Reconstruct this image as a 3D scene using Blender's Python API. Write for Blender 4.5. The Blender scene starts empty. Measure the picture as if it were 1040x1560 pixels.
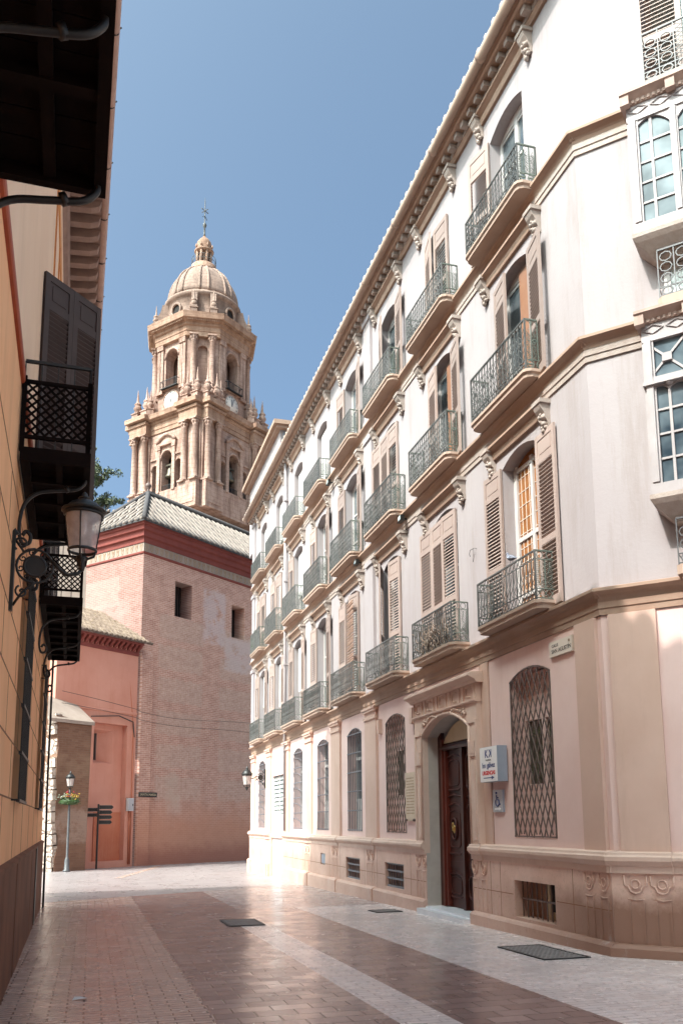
import bpy, math, random
from mathutils import Matrix, Vector
from mathutils.geometry import tessellate_polygon
SC = bpy.context.scene
COL = SC.collection
R = math.radians
random.seed(7)

# ------------------------------------------------------------------ camera, sky, sun
EYE = 1.65
cam_d = bpy.data.cameras.new('camera')
cam = bpy.data.objects.new('camera', cam_d)
COL.objects.link(cam)
BASIS = ((0.96173663, -0.03772034, -0.27136661), (-0.27389356, -0.15661502, -0.94892258), (-0.00670641, 0.98693916, -0.16095376))
cm = Matrix(BASIS).to_4x4()
cm.translation = (0, 0, EYE)
cam.matrix_world = cm
cam_d.sensor_fit = 'VERTICAL'
cam_d.sensor_height = 36
cam_d.sensor_width = 24
cam_d.lens = 1320.0 / 1560.0 * 36.0
cam_d.shift_y = (1034.0 - 780.0) / 1560.0
cam_d.clip_start = 0.05
cam_d.clip_end = 3000
SC.camera = cam

SUN_EL, SUN_AZ = R(49.8), R(26.5)
to_sun = Vector((-math.cos(SUN_AZ) * math.cos(SUN_EL), -math.sin(SUN_AZ) * math.cos(SUN_EL), math.sin(SUN_EL)))
w = bpy.data.worlds.new('World')
SC.world = w
w.use_nodes = True
nt = w.node_tree
bg = nt.nodes['Background']
sky = nt.nodes.new('ShaderNodeTexSky')
sky.sky_type = 'NISHITA'
sky.sun_disc = False
sky.sun_elevation = SUN_EL
sky.sun_rotation = math.atan2(to_sun.x, to_sun.y)
sky.altitude = 0
sky.air_density = 0.45
sky.dust_density = 9.0
sky.ozone_density = 3.0
tint = nt.nodes.new('ShaderNodeMix')
tint.data_type = 'RGBA'
tint.blend_type = 'MULTIPLY'
tint.inputs[0].default_value = 1
tint.inputs[7].default_value = (0.775, 0.985, 0.95, 1)
nt.links.new(sky.outputs[0], tint.inputs[6])
nt.links.new(tint.outputs[2], bg.inputs[0])
bg.inputs[1].default_value = 0.15
sl = bpy.data.lights.new('sun', 'SUN')
sl.energy = 2.0
sl.angle = R(0.53)
sl.color = (1.0, 0.935, 0.87)
sun = bpy.data.objects.new('sun', sl)
COL.objects.link(sun)
sun.rotation_euler = to_sun.to_track_quat('Z', 'Y').to_euler()
sun.location = (-30, -15, 50)
SC.view_settings.view_transform = 'Standard'
SC.view_settings.look = 'None'
SC.view_settings.gamma = 1
SC.view_settings.exposure = 1.6
SC.render.engine = 'CYCLES'
SC.cycles.use_denoising = True
SC.cycles.max_bounces = 8
SC.cycles.diffuse_bounces = 5
SC.cycles.glossy_bounces = 4
SC.cycles.transparent_max_bounces = 8
SC.cycles.sample_clamp_indirect = 6
SC.cycles.caustics_reflective = False
SC.cycles.caustics_refractive = False

# ------------------------------------------------------------------ helpers
I4 = Matrix.Identity(4)
WM = {}


def FR(ox, oy, nx, ny, oz=0.0):
    """wall frame: u runs leftwards as seen from outside, d outwards, z up"""
    l = math.hypot(nx, ny)
    nx, ny = nx / l, ny / l
    return Matrix(((ny, nx, 0, ox), (-nx, ny, 0, oy), (0, 0, 1, oz), (0, 0, 0, 1)))


def T(x, y, z):
    return Matrix.Translation((x, y, z))


def RZ(a):
    return Matrix.Rotation(a, 4, 'Z')


class MB:
    def __init__(s):
        s.v = []
        s.f = []
        s.s = []
        s.mi = []
        s.cur = 0
        s.M = I4

    def add(s, vs, fs, smooth=False):
        b = len(s.v)
        if s.M is I4:
            s.v += [tuple(p) for p in vs]
        else:
            s.v += [tuple(s.M @ Vector(p)) for p in vs]
        s.f += [tuple(i + b for i in f) for f in fs]
        s.s += [smooth] * len(fs)
        s.mi += [s.cur] * len(fs)
        return s

    def box(s, a0, a1, b0, b1, c0, c1):
        vs = [(x, y, z) for z in (c0, c1) for y in (b0, b1) for x in (a0, a1)]
        return s.add(vs, [(0, 2, 3, 1), (4, 5, 7, 6), (0, 1, 5, 4), (2, 6, 7, 3), (0, 4, 6, 2), (1, 3, 7, 5)])

    def quad(s, *p):
        return s.add(p, [tuple(range(len(p)))])

    def tube(s, pts, r, n=6, closed=False, cap=True):
        pts = [Vector(p) for p in pts]
        m = len(pts)
        vs, fs = [], []
        rr = r if isinstance(r, (list, tuple)) else [r] * m
        ref = None
        for i, p in enumerate(pts):
            a = pts[(i - 1) % m] if (closed or i > 0) else p
            b = pts[(i + 1) % m] if (closed or i < m - 1) else p
            t = (b - a)
            if t.length < 1e-9:
                t = Vector((0, 0, 1))
            t.normalize()
            if ref is None:
                ref = Vector((0, 0, 1)) if abs(t.z) < 0.9 else Vector((1, 0, 0))
            x = ref - t * ref.dot(t)
            if x.length < 1e-5:
                x = t.orthogonal()
            x.normalize()
            ref = x
            y = t.cross(x)
            for k in range(n):
                an = 2 * math.pi * (k + 0.5) / n
                vs.append(p + (x * math.cos(an) + y * math.sin(an)) * rr[i])
        for i in range(m if closed else m - 1):
            j = (i + 1) % m
            for k in range(n):
                k2 = (k + 1) % n
                fs.append((i * n + k, i * n + k2, j * n + k2, j * n + k))
        if cap and not closed:
            fs.append(tuple(range(n))[::-1])
            fs.append(tuple((m - 1) * n + k for k in range(n)))
        return s.add(vs, fs, n > 4)

    def lathe(s, prof, n=16, c=(0, 0, 0), smooth=True, ph=0.0):
        vs, fs = [], []
        for r, z in prof:
            for k in range(n):
                a = 2 * math.pi * k / n + ph
                vs.append((c[0] + r * math.cos(a), c[1] + r * math.sin(a), c[2] + z))
        m = len(prof)
        for i in range(m - 1):
            for k in range(n):
                k2 = (k + 1) % n
                fs.append((i * n + k, i * n + k2, (i + 1) * n + k2, (i + 1) * n + k))
        fs.append(tuple(range(n))[::-1])
        fs.append(tuple((m - 1) * n + k for k in range(n)))
        return s.add(vs, fs, smooth)

    def extr(s, prof, u0, u1, smooth=False):
        """(d,z) closed profile run along u"""
        n = len(prof)
        vs = [(u0, d, z) for d, z in prof] + [(u1, d, z) for d, z in prof]
        fs = [(i, (i + 1) % n, n + (i + 1) % n, n + i) for i in range(n)]
        tr = tessellate_polygon([[Vector((d, z, 0)) for d, z in prof]])
        fs += [tuple(t) for t in tr] + [tuple(n + i for i in t) for t in tr]
        return s.add(vs, fs, smooth)

    def prism(s, poly, d0, d1):
        """(u,z) polygon run along d"""
        n = len(poly)
        vs = [(u, d0, z) for u, z in poly] + [(u, d1, z) for u, z in poly]
        fs = [(i, (i + 1) % n, n + (i + 1) % n, n + i) for i in range(n)]
        tr = tessellate_polygon([[Vector((u, z, 0)) for u, z in poly]])
        fs += [tuple(t) for t in tr] + [tuple(n + i for i in t) for t in tr]
        return s.add(vs, fs)

    def hull(s, poly, z0, z1, poly2=None):
        """xy polygon from z0 to z1"""
        p2 = poly2 or poly
        n = len(poly)
        vs = [(x, y, z0) for x, y in poly] + [(x, y, z1) for x, y in p2]
        fs = [(i, (i + 1) % n, n + (i + 1) % n, n + i) for i in range(n)] + [tuple(range(n))[::-1], tuple(range(n, 2 * n))]
        return s.add(vs, fs)

    def wall(s, outer, holes=(), d=0.0, rev=0.3):
        loops = [[Vector((u, z, 0)) for u, z in outer]] + [[Vector((u, z, 0)) for u, z in h] for h in holes]
        flat = [p for l in loops for p in l]
        tr = tessellate_polygon(loops)
        s.add([(p.x, d, p.y) for p in flat], [tuple(t) for t in tr])
        for k, h in enumerate(holes):
            rv = rev[k] if isinstance(rev, (list, tuple)) else rev
            n = len(h)
            vs = [(u, d, z) for u, z in h] + [(u, d - rv, z) for u, z in h]
            s.add(vs, [(i, (i + 1) % n, n + (i + 1) % n, n + i) for i in range(n)])
        return s

    def mesh(s, name):
        me = bpy.data.meshes.new(name)
        me.from_pydata(s.v, [], s.f)
        me.polygons.foreach_set('use_smooth', s.s)
        if any(s.mi):
            me.polygons.foreach_set('material_index', s.mi)
        me.update()
        return me


def curve(pts, k=5):
    """Catmull-Rom through the points"""
    P = [Vector(p) for p in pts]
    P = [P[0] * 2 - P[1]] + P + [P[-1] * 2 - P[-2]]
    out = []
    for i in range(1, len(P) - 2):
        a, b, c, d = P[i - 1:i + 3]
        for j in range(k):
            t = j / k
            out.append(.5 * (2 * b + (c - a) * t + (2 * a - 5 * b + 4 * c - d) * t * t + (3 * b - 3 * c + d - a) * t ** 3))
    return out + [P[-2]]


def arch(u0, u1, z0, z1, rise=0.12, n=8):
    """opening polygon with a segmental head; z1 is the springing"""
    p = [(u0, z0), (u1, z0)]
    for i in range(n + 1):
        t = i / n
        p.append((u1 + (u0 - u1) * t, z1 + rise * (1 - (2 * t - 1) ** 2)))
    return p


def rect(u0, u1, z0, z1):
    return [(u0, z0), (u1, z0), (u1, z1), (u0, z1)]


def round_arch(u0, u1, z0, z1, n=10):
    """z1 = crown"""
    r = (u1 - u0) / 2
    return [(u0, z0), (u1, z0)] + [((u0 + u1) / 2 + r * math.cos(math.pi * i / n), z1 - r + r * math.sin(math.pi * i / n)) for i in range(n + 1)]


def place(o, M, parent):
    if parent is not None:
        o.parent = parent
        o.matrix_basis = WM[parent.name].inverted() @ M
    else:
        o.matrix_basis = M
    WM[o.name] = M.copy()


def obj(name, mb, mat, parent=None, M=I4, label=None, cat=None, group=None, kind=None):
    me = mb.mesh(name) if isinstance(mb, MB) else mb
    o = bpy.data.objects.new(name, me)
    COL.objects.link(o)
    if mat is not None and not me.materials:
        for q in (mat if isinstance(mat, (list, tuple)) else [mat]):
            me.materials.append(q)
    place(o, M, parent)
    return tag(o, label, cat, group, kind)


def tag(o, label=None, cat=None, group=None, kind=None):
    if label: o['label'] = label
    if cat: o['category'] = cat
    if group: o['group'] = group
    if kind: o['kind'] = kind
    return o


def thing(name, label, cat, M=I4, group=None):
    o = bpy.data.objects.new(name, None)
    o.empty_display_size = 0.2
    COL.objects.link(o)
    place(o, M, None)
    return tag(o, label, cat, group)


def copy_tree(o, M, parent=None):
    """copy of a thing or part (and its children) at world matrix M"""
    c = o.copy()
    COL.objects.link(c)
    place(c, M, parent)
    for ch in list(o.children):
        copy_tree(ch, M @ (WM[o.name].inverted() @ WM[ch.name]), c)
    return c


def text(name, body, size, mat, M, parent, align='CENTER', extrude=0.002, bold=0.0):
    cu = bpy.data.curves.new(name, 'FONT')
    cu.body = body
    cu.size = size
    cu.align_x = align
    cu.align_y = 'CENTER'
    cu.extrude = extrude
    cu.offset = bold
    tmp = bpy.data.objects.new(name + '_curve', cu)
    COL.objects.link(tmp)
    bpy.context.view_layer.update()
    me = bpy.data.meshes.new_from_object(tmp.evaluated_get(bpy.context.evaluated_depsgraph_get()))
    bpy.data.objects.remove(tmp)
    bpy.data.curves.remove(cu)
    me.name = name
    me.materials.clear()
    me.materials.append(mat)
    o = bpy.data.objects.new(name, me)
    COL.objects.link(o)
    place(o, M, parent)
    return o


def on_wall(F, u, d, z, sx=1.0):
    """matrix for lettering lying on a wall frame: text x runs rightwards (-u), text y runs up, facing +d"""
    return F @ T(u, d, z) @ Matrix(((-sx, 0, 0, 0), (0, 0, 1, 0), (0, 1, 0, 0), (0, 0, 0, 1)))


# ------------------------------------------------------------------ materials
def new_mat(name):
    m = bpy.data.materials.new(name)
    m.use_nodes = True
    n = m.node_tree.nodes
    return m, n, m.node_tree.links, n['Principled BSDF']


def nd(n, t, **kw):
    x = n.new(t)
    for k, v in kw.items():
        if k.startswith('i_'):
            x.inputs[k[2:].replace('_', ' ')].default_value = v
        else:
            setattr(x, k, v)
    return x


def mixc(n, l, f, a, b, mode='MIX'):
    x = n.new('ShaderNodeMix')
    x.data_type = 'RGBA'
    x.blend_type = mode
    for sock, val in ((x.inputs[0], f), (x.inputs[6], a), (x.inputs[7], b)):
        if hasattr(val, 'is_output'):
            l.new(val, sock)
        elif isinstance(val, (int, float)):
            sock.default_value = val
        else:
            sock.default_value = (*val, 1)
    return x.outputs[2]


def ramp(n, l, fac, p0, p1, c0=0.0, c1=1.0):
    x = n.new('ShaderNodeMapRange')
    x.clamp = True
    l.new(fac, x.inputs[0])
    x.inputs[1].default_value = p0
    x.inputs[2].default_value = p1
    x.inputs[3].default_value = c0
    x.inputs[4].default_value = c1
    return x.outputs[0]


def math_n(n, l, op, a, b=None, c=None):
    x = n.new('ShaderNodeMath')
    x.operation = op
    for i, v in enumerate((a, b, c)):
        if v is None:
            continue
        if hasattr(v, 'is_output'):
            l.new(v, x.inputs[i])
        else:
            x.inputs[i].default_value = v
    return x.outputs[0]


def pos(n, l, sc=(1, 1, 1), obj_space=False):
    if obj_space:
        g = n.new('ShaderNodeTexCoord').outputs['Object']
    else:
        g = n.new('ShaderNodeNewGeometry').outputs['Position']
    mp = n.new('ShaderNodeMapping')
    mp.inputs['Scale'].default_value = sc
    l.new(g, mp.inputs[0])
    return mp.outputs[0]


def noise(n, l, vec, scale, detail=4, rough=0.55, dist=0.0):
    x = n.new('ShaderNodeTexNoise')
    l.new(vec, x.inputs['Vector'])
    x.inputs['Scale'].default_value = scale
    x.inputs['Detail'].default_value = detail
    x.inputs['Roughness'].default_value = rough
    x.inputs['Distortion'].default_value = dist
    return x.outputs['Fac']


def bump(n, l, b, h, strength=0.3, dist=0.01):
    x = n.new('ShaderNodeBump')
    x.inputs['Strength'].default_value = strength
    x.inputs['Distance'].default_value = dist
    l.new(h, x.inputs['Height'])
    l.new(x.outputs[0], b.inputs['Normal'])


def stuff_mat(name, c1, c2, scale=1.5, rough=0.8, bs=0.25, bd=0.004, fine=40, streak=0.0, streak_c=(0.2, 0.15, 0.12), spec=0.5, metal=0.0, spots=0.0, spot_c=(0.1, 0.08, 0.07)):
    m, n, l, b = new_mat(name)
    p = pos(n, l)
    f = ramp(n, l, noise(n, l, p, scale, 5, 0.6), 0.3, 0.7)
    col = mixc(n, l, f, c1, c2)
    if streak > 0:
        ps = pos(n, l, (1, 1, 0.12))
        fs = ramp(n, l, noise(n, l, ps, 2.3, 8, 0.78), 0.50, 0.74, 0, streak)
        col = mixc(n, l, fs, col, streak_c)
    if spots > 0:
        fp = ramp(n, l, noise(n, l, p, 9, 8, 0.75, 0.3), 0.56, 0.68, 0, spots)
        col = mixc(n, l, fp, col, spot_c)
    l.new(col, b.inputs['Base Color'])
    b.inputs['Roughness'].default_value = rough
    b.inputs['Metallic'].default_value = metal
    b.inputs['Specular IOR Level'].default_value = spec
    if bs > 0:
        bump(n, l, b, noise(n, l, p, fine, 4, 0.6), bs, bd)
    return m


M_ = {}
M_['white'] = stuff_mat('white_stucco', (0.325, 0.285, 0.29), (0.365, 0.330, 0.337), 0.45, 0.9, 0.5, 0.005, 22, 0.58, (0.235, 0.19, 0.17), spots=0.10, spot_c=(0.25, 0.21, 0.19))
M_['pink'] = stuff_mat('pink_stucco', (0.70, 0.495, 0.45), (0.77, 0.57, 0.53), 0.9, 0.85, 0.3, 0.004, 22, 0.35, (0.55, 0.37, 0.31))
M_['trim'] = stuff_mat('tan_trim', (0.31, 0.20, 0.145), (0.39, 0.27, 0.205), 1.3, 0.85, 0.25, 0.004, 30, 0.4, (0.26, 0.15, 0.09))
M_['pilaster'] = stuff_mat('tan_pilaster', (0.575, 0.385, 0.31), (0.645, 0.45, 0.375), 1.1, 0.85, 0.25, 0.003, 30, 0.3, (0.36, 0.23, 0.17))
M_['portal'] = stuff_mat('portal_stone', (0.61, 0.43, 0.35), (0.68, 0.505, 0.425), 3, 0.8, 0.4, 0.004, 35, 0.3, (0.38, 0.24, 0.17), spots=0.15, spot_c=(0.35, 0.22, 0.16))
M_['slab'] = stuff_mat('balcony_slab_plaster', (0.38, 0.265, 0.205), (0.45, 0.33, 0.265), 2, 0.85, 0.2, 0.004, 30, 0.3, (0.3, 0.19, 0.13))
M_['ornament'] = stuff_mat('cream_plaster_ornament', (0.33, 0.265, 0.23), (0.40, 0.335, 0.30), 12, 0.85, 0.6, 0.01, 45, 0.2, (0.3, 0.2, 0.14))
M_['grey_stone'] = stuff_mat('grey_jamb_stone', (0.42, 0.36, 0.32), (0.5, 0.44, 0.4), 4, 0.75, 0.3, 0.004, 30)
M_['shutter'] = stuff_mat('beige_shutter_paint', (0.33, 0.245, 0.215), (0.385, 0.295, 0.26), 2, 0.6, 0.15, 0.003, 40, 0.3, (0.34, 0.24, 0.19))
M_['frame'] = stuff_mat('white_window_paint', (0.50, 0.47, 0.455), (0.56, 0.53, 0.515), 3, 0.45, 0.1, 0.002, 40)
M_['mirador'] = stuff_mat('peeling_white_wood', (0.30, 0.265, 0.265), (0.37, 0.335, 0.335), 3, 0.6, 0.3, 0.004, 40, 0.35, (0.36, 0.25, 0.2), spots=0.35, spot_c=(0.38, 0.27, 0.22))
M_['mirtrim'] = stuff_mat('brown_mirador_cornice', (0.30, 0.20, 0.16), (0.42, 0.30, 0.25), 6, 0.7, 0.3, 0.004, 40, 0.3, (0.14, 0.08, 0.06))
M_['iron'] = stuff_mat('grey_green_iron', (0.075, 0.078, 0.077), (0.155, 0.155, 0.15), 6, 0.55, 0.2, 0.002, 60, 0.35, (0.10, 0.07, 0.055), spec=0.25)
M_['mesh'] = stuff_mat('green_mesh', (0.075, 0.095, 0.08), (0.16, 0.185, 0.16), 9, 0.6, 0, 0)
M_['black_iron'] = stuff_mat('black_iron', (0.008, 0.007, 0.007), (0.016, 0.014, 0.013), 8, 0.45, 0.2, 0.002, 60)
M_['dark_iron'] = stuff_mat('dark_iron', (0.045, 0.045, 0.05), (0.10, 0.10, 0.105), 8, 0.5, 0.2, 0.002, 60)
M_['grate'] = stuff_mat('worn_iron_grate', (0.17, 0.155, 0.15), (0.30, 0.27, 0.26), 9, 0.5, 0.2, 0.002, 60)
M_['brown_iron'] = stuff_mat('rusty_brown_grille', (0.10, 0.065, 0.055), (0.15, 0.10, 0.085), 8, 0.55, 0.2, 0.002, 60)
M_['grey_iron'] = stuff_mat('blue_grey_grille', (0.13, 0.13, 0.15), (0.2, 0.2, 0.22), 8, 0.5, 0.2, 0.002, 60)
M_['dark_wood'] = stuff_mat('black_brown_wood', (0.004, 0.0018, 0.0014), (0.009, 0.004, 0.003), 5, 0.85, 0.3, 0.004, 40, spec=0.12)
M_['purple_wood'] = stuff_mat('dark_shutter_paint', (0.026, 0.013, 0.013), (0.042, 0.022, 0.021), 4, 0.5, 0.15, 0.002, 40)
M_['ochre'] = stuff_mat('ochre_stucco', (0.86, 0.44, 0.215), (0.90, 0.51, 0.27), 0.9, 0.85, 0.3, 0.004, 22, 0.4, (0.44, 0.21, 0.09))
M_['cream'] = stuff_mat('cream_stucco', (0.78, 0.56, 0.39), (0.83, 0.62, 0.45), 0.9, 0.85, 0.25, 0.004, 22, 0.3, (0.5, 0.33, 0.2))
M_['redband'] = stuff_mat('oxide_red_band', (0.30, 0.05, 0.018), (0.38, 0.075, 0.025), 3, 0.7, 0.2, 0.003, 30)
M_['orangeband'] = stuff_mat('orange_band', (0.62, 0.25, 0.07), (0.68, 0.3, 0.09), 3, 0.8, 0.2, 0.003, 30)
M_['dadostone'] = stuff_mat('brown_dado_stone', (0.11, 0.040, 0.022), (0.22, 0.09, 0.05), 1.1, 0.7, 0.3, 0.004, 30, 0.4, (0.06, 0.025, 0.016), spec=0.2)
M_['joint'] = stuff_mat('dark_joint', (0.22, 0.10, 0.05), (0.26, 0.12, 0.06), 5, 0.9, 0, 0)
M_['soffit'] = stuff_mat('eaves_timber', (0.22, 0.14, 0.115), (0.3, 0.2, 0.165), 4, 0.75, 0.3, 0.004, 30)
M_['clay'] = stuff_mat('clay_gutter', (0.42, 0.27, 0.22), (0.52, 0.35, 0.29), 4, 0.7, 0.2, 0.003, 40, 0.3, (0.2, 0.11, 0.08))
M_['mahogany'] = stuff_mat('mahogany_door', (0.040, 0.009, 0.006), (0.065, 0.016, 0.011), 3, 0.42, 0.15, 0.002, 50, 0.4, (0.02, 0.006, 0.004), spec=0.3)
M_['mahogany_edge'] = stuff_mat('red_mahogany_edge', (0.10, 0.02, 0.014), (0.14, 0.03, 0.02), 3, 0.3, 0.15, 0.002, 50)
M_['brass'] = stuff_mat('brass', (0.62, 0.42, 0.14), (0.7, 0.5, 0.2), 20, 0.3, 0.3, 0.003, 80, metal=1.0)
M_['lunette'] = stuff_mat('cream_lunette', (0.50, 0.40, 0.26), (0.56, 0.46, 0.31), 4, 0.7, 0.1, 0.002, 30)
M_['marble_step'] = stuff_mat('white_marble_step', (0.62, 0.62, 0.66), (0.74, 0.73, 0.75), 3, 0.3, 0.05, 0.002, 30, spots=0.15, spot_c=(0.4, 0.4, 0.45))
M_['sandstone'] = None
M_['reddish'] = stuff_mat('oxide_red_cornice', (0.17, 0.034, 0.027), (0.23, 0.052, 0.04), 1.4, 0.8, 0.2, 0.01, 12, 0.35, (0.2, 0.04, 0.03))
M_['salmon'] = stuff_mat('salmon_stucco', (0.56, 0.235, 0.165), (0.63, 0.30, 0.225), 0.45, 0.88, 0.3, 0.006, 14, 0.5, (0.50, 0.18, 0.11), spots=0.12, spot_c=(0.75, 0.5, 0.4))
M_['red_panel'] = stuff_mat('red_plaster_panel', (0.44, 0.125, 0.065), (0.53, 0.19, 0.11), 0.7, 0.85, 0.3, 0.006, 14, 0.5, (0.66, 0.33, 0.22))
M_['cement'] = stuff_mat('pale_cement', (0.27, 0.205, 0.17), (0.36, 0.285, 0.24), 1.2, 0.9, 0.4, 0.02, 9, 0.4, (0.25, 0.18, 0.14))
M_['sign_white'] = stuff_mat('white_sign_panel', (0.80, 0.76, 0.75), (0.83, 0.79, 0.78), 5, 0.35, 0, 0)
M_['sign_side'] = stuff_mat('grey_blue_sign_side', (0.30, 0.33, 0.40), (0.34, 0.37, 0.44), 5, 0.4, 0, 0)
M_['sign_grey'] = stuff_mat('grey_sign_panel', (0.40, 0.38, 0.40), (0.46, 0.44, 0.46), 25, 0.4, 0, 0)
M_['navy'] = stuff_mat('navy_paint', (0.02, 0.035, 0.15), (0.03, 0.05, 0.18), 5, 0.5, 0, 0)
M_['red_paint'] = stuff_mat('red_paint', (0.55, 0.02, 0.02), (0.6, 0.03, 0.03), 5, 0.5, 0, 0)
M_['ink'] = stuff_mat('black_lettering', (0.015, 0.012, 0.012), (0.02, 0.018, 0.018), 5, 0.6, 0, 0)
M_['tile_plate'] = stuff_mat('cream_name_plate', (0.66, 0.55, 0.46), (0.72, 0.61, 0.52), 6, 0.35, 0, 0)
M_['plaque'] = stuff_mat('aged_marble_plaque', (0.56, 0.43, 0.31), (0.66, 0.54, 0.42), 6, 0.5, 0.3, 0.003, 50, 0.5, (0.33, 0.22, 0.14))
M_['engrave'] = stuff_mat('engraved_lettering', (0.36, 0.24, 0.15), (0.4, 0.28, 0.19), 6, 0.7, 0, 0)
M_['foliage'] = stuff_mat('tree_foliage', (0.028, 0.045, 0.016), (0.085, 0.105, 0.04), 0.8, 0.55, 0, 0)
M_['leaf'] = stuff_mat('planter_leaf', (0.015, 0.04, 0.008), (0.04, 0.085, 0.015), 12, 0.5, 0, 0)
M_['bark'] = stuff_mat('bark', (0.06, 0.045, 0.035), (0.1, 0.08, 0.06), 4, 0.9, 0.5, 0.02, 12)
M_['twig'] = stuff_mat('dry_twig', (0.20, 0.14, 0.10), (0.3, 0.22, 0.17), 12, 0.8, 0, 0)
M_['fl_y'] = stuff_mat('yellow_petal', (0.42, 0.26, 0.02), (0.5, 0.33, 0.05), 12, 0.6, 0, 0)
M_['fl_r'] = stuff_mat('red_petal', (0.34, 0.015, 0.02), (0.4, 0.04, 0.06), 12, 0.6, 0, 0)
M_['fl_w'] = stuff_mat('pale_petal', (0.25, 0.3, 0.22), (0.33, 0.38, 0.3), 12, 0.6, 0, 0)
M_['pigeon'] = stuff_mat('pigeon_grey', (0.10, 0.11, 0.15), (0.24, 0.25, 0.30), 30, 0.7, 0.2, 0.003, 90)
M_['paper'] = stuff_mat('white_paper', (0.75, 0.74, 0.72), (0.8, 0.79, 0.78), 20, 0.8, 0, 0)
M_['cable'] = stuff_mat('black_cable', (0.03, 0.025, 0.025), (0.05, 0.045, 0.04), 20, 0.7, 0, 0)
M_['plastic'] = stuff_mat('grey_plastic', (0.55, 0.54, 0.54), (0.6, 0.59, 0.59), 10, 0.5, 0, 0)
M_['bronze'] = stuff_mat('bell_bronze', (0.09, 0.08, 0.06), (0.14, 0.12, 0.09), 10, 0.5, 0.1, 0.01, 10, metal=0.6)
M_['clock'] = stuff_mat('clock_face', (0.70, 0.63, 0.57), (0.76, 0.70, 0.64), 2, 0.6, 0.1, 0.01, 12, 0.3, (0.5, 0.4, 0.33))
M_['whitedoor'] = stuff_mat('white_door_paint', (0.74, 0.71, 0.70), (0.79, 0.77, 0.76), 4, 0.4, 0.1, 0.002, 40, 0.3, (0.55, 0.48, 0.44))
M_['reed'] = stuff_mat('reed_blind', (0.34, 0.215, 0.16), (0.5, 0.34, 0.27), 30, 0.8, 0.3, 0.01, 60)
M_['brown_inner'] = stuff_mat('brown_inner_shutter', (0.22, 0.10, 0.06), (0.28, 0.14, 0.08), 3, 0.6, 0.1, 0.002, 40)
M_['dark'] = stuff_mat('dark_interior', (0.012, 0.010, 0.009), (0.02, 0.017, 0.015), 3, 0.9, 0, 0)


def vary(name, a=0.80, b_=1.12):
    # every copy weathered a little differently
    nt_ = M_[name].node_tree
    bs_ = nt_.nodes['Principled BSDF']
    src = bs_.inputs['Base Color'].links[0].from_socket
    oi = nt_.nodes.new('ShaderNodeObjectInfo')
    f = ramp(nt_.nodes, nt_.links, oi.outputs['Random'], 0, 1, a, b_)
    x = nt_.nodes.new('ShaderNodeVectorMath')
    x.operation = 'SCALE'
    nt_.links.new(src, x.inputs[0])
    nt_.links.new(f, x.inputs['Scale'])
    nt_.links.new(x.outputs[0], bs_.inputs['Base Color'])


vary('shutter')
vary('iron', .75, 1.2)
vary('slab', .88, 1.08)
vary('ornament', .85, 1.1)


def glass_mat(name, c1, c2, rough=0.06, scale=2.0):
    m, n, l, b = new_mat(name)
    p = pos(n, l)
    f = ramp(n, l, noise(n, l, p, scale, 3), 0.35, 0.65)
    l.new(mixc(n, l, f, c1, c2), b.inputs['Base Color'])
    b.inputs['Roughness'].default_value = rough
    b.inputs['Specular IOR Level'].default_value = 0.9
    bump(n, l, b, noise(n, l, p, 1.4, 2), 0.25, 0.02)
    return m


M_['glass'] = glass_mat('window_glass', (0.05, 0.065, 0.075), (0.12, 0.14, 0.15))
M_['glass_blue'] = glass_mat('blue_old_glass', (0.025, 0.04, 0.055), (0.15, 0.19, 0.215), 0.09, 1.7)
M_['glass_blue'].node_tree.nodes['Principled BSDF'].inputs['Specular IOR Level'].default_value = 0.3
M_['amber'] = glass_mat('amber_curtained_glass', (0.22, 0.075, 0.012), (0.32, 0.12, 0.025), 0.1, 4)
M_['green_glass'] = glass_mat('dark_green_glass', (0.02, 0.028, 0.014), (0.07, 0.08, 0.05), 0.08, 5)
M_['glass_block'] = glass_mat('louvre_glass', (0.40, 0.47, 0.46), (0.52, 0.58, 0.57), 0.15, 8)


def lamp_glass():
    m, n, l, b = new_mat('lamp_glass')
    p = pos(n, l)
    f = ramp(n, l, noise(n, l, p, 14, 3), 0.35, 0.65)
    l.new(mixc(n, l, f, (0.62, 0.52, 0.50), (0.75, 0.66, 0.63)), b.inputs['Base Color'])
    b.inputs['Roughness'].default_value = 0.12
    b.inputs['Alpha'].default_value = 0.5
    return m


M_['lamp_glass'] = lamp_glass()


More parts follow.
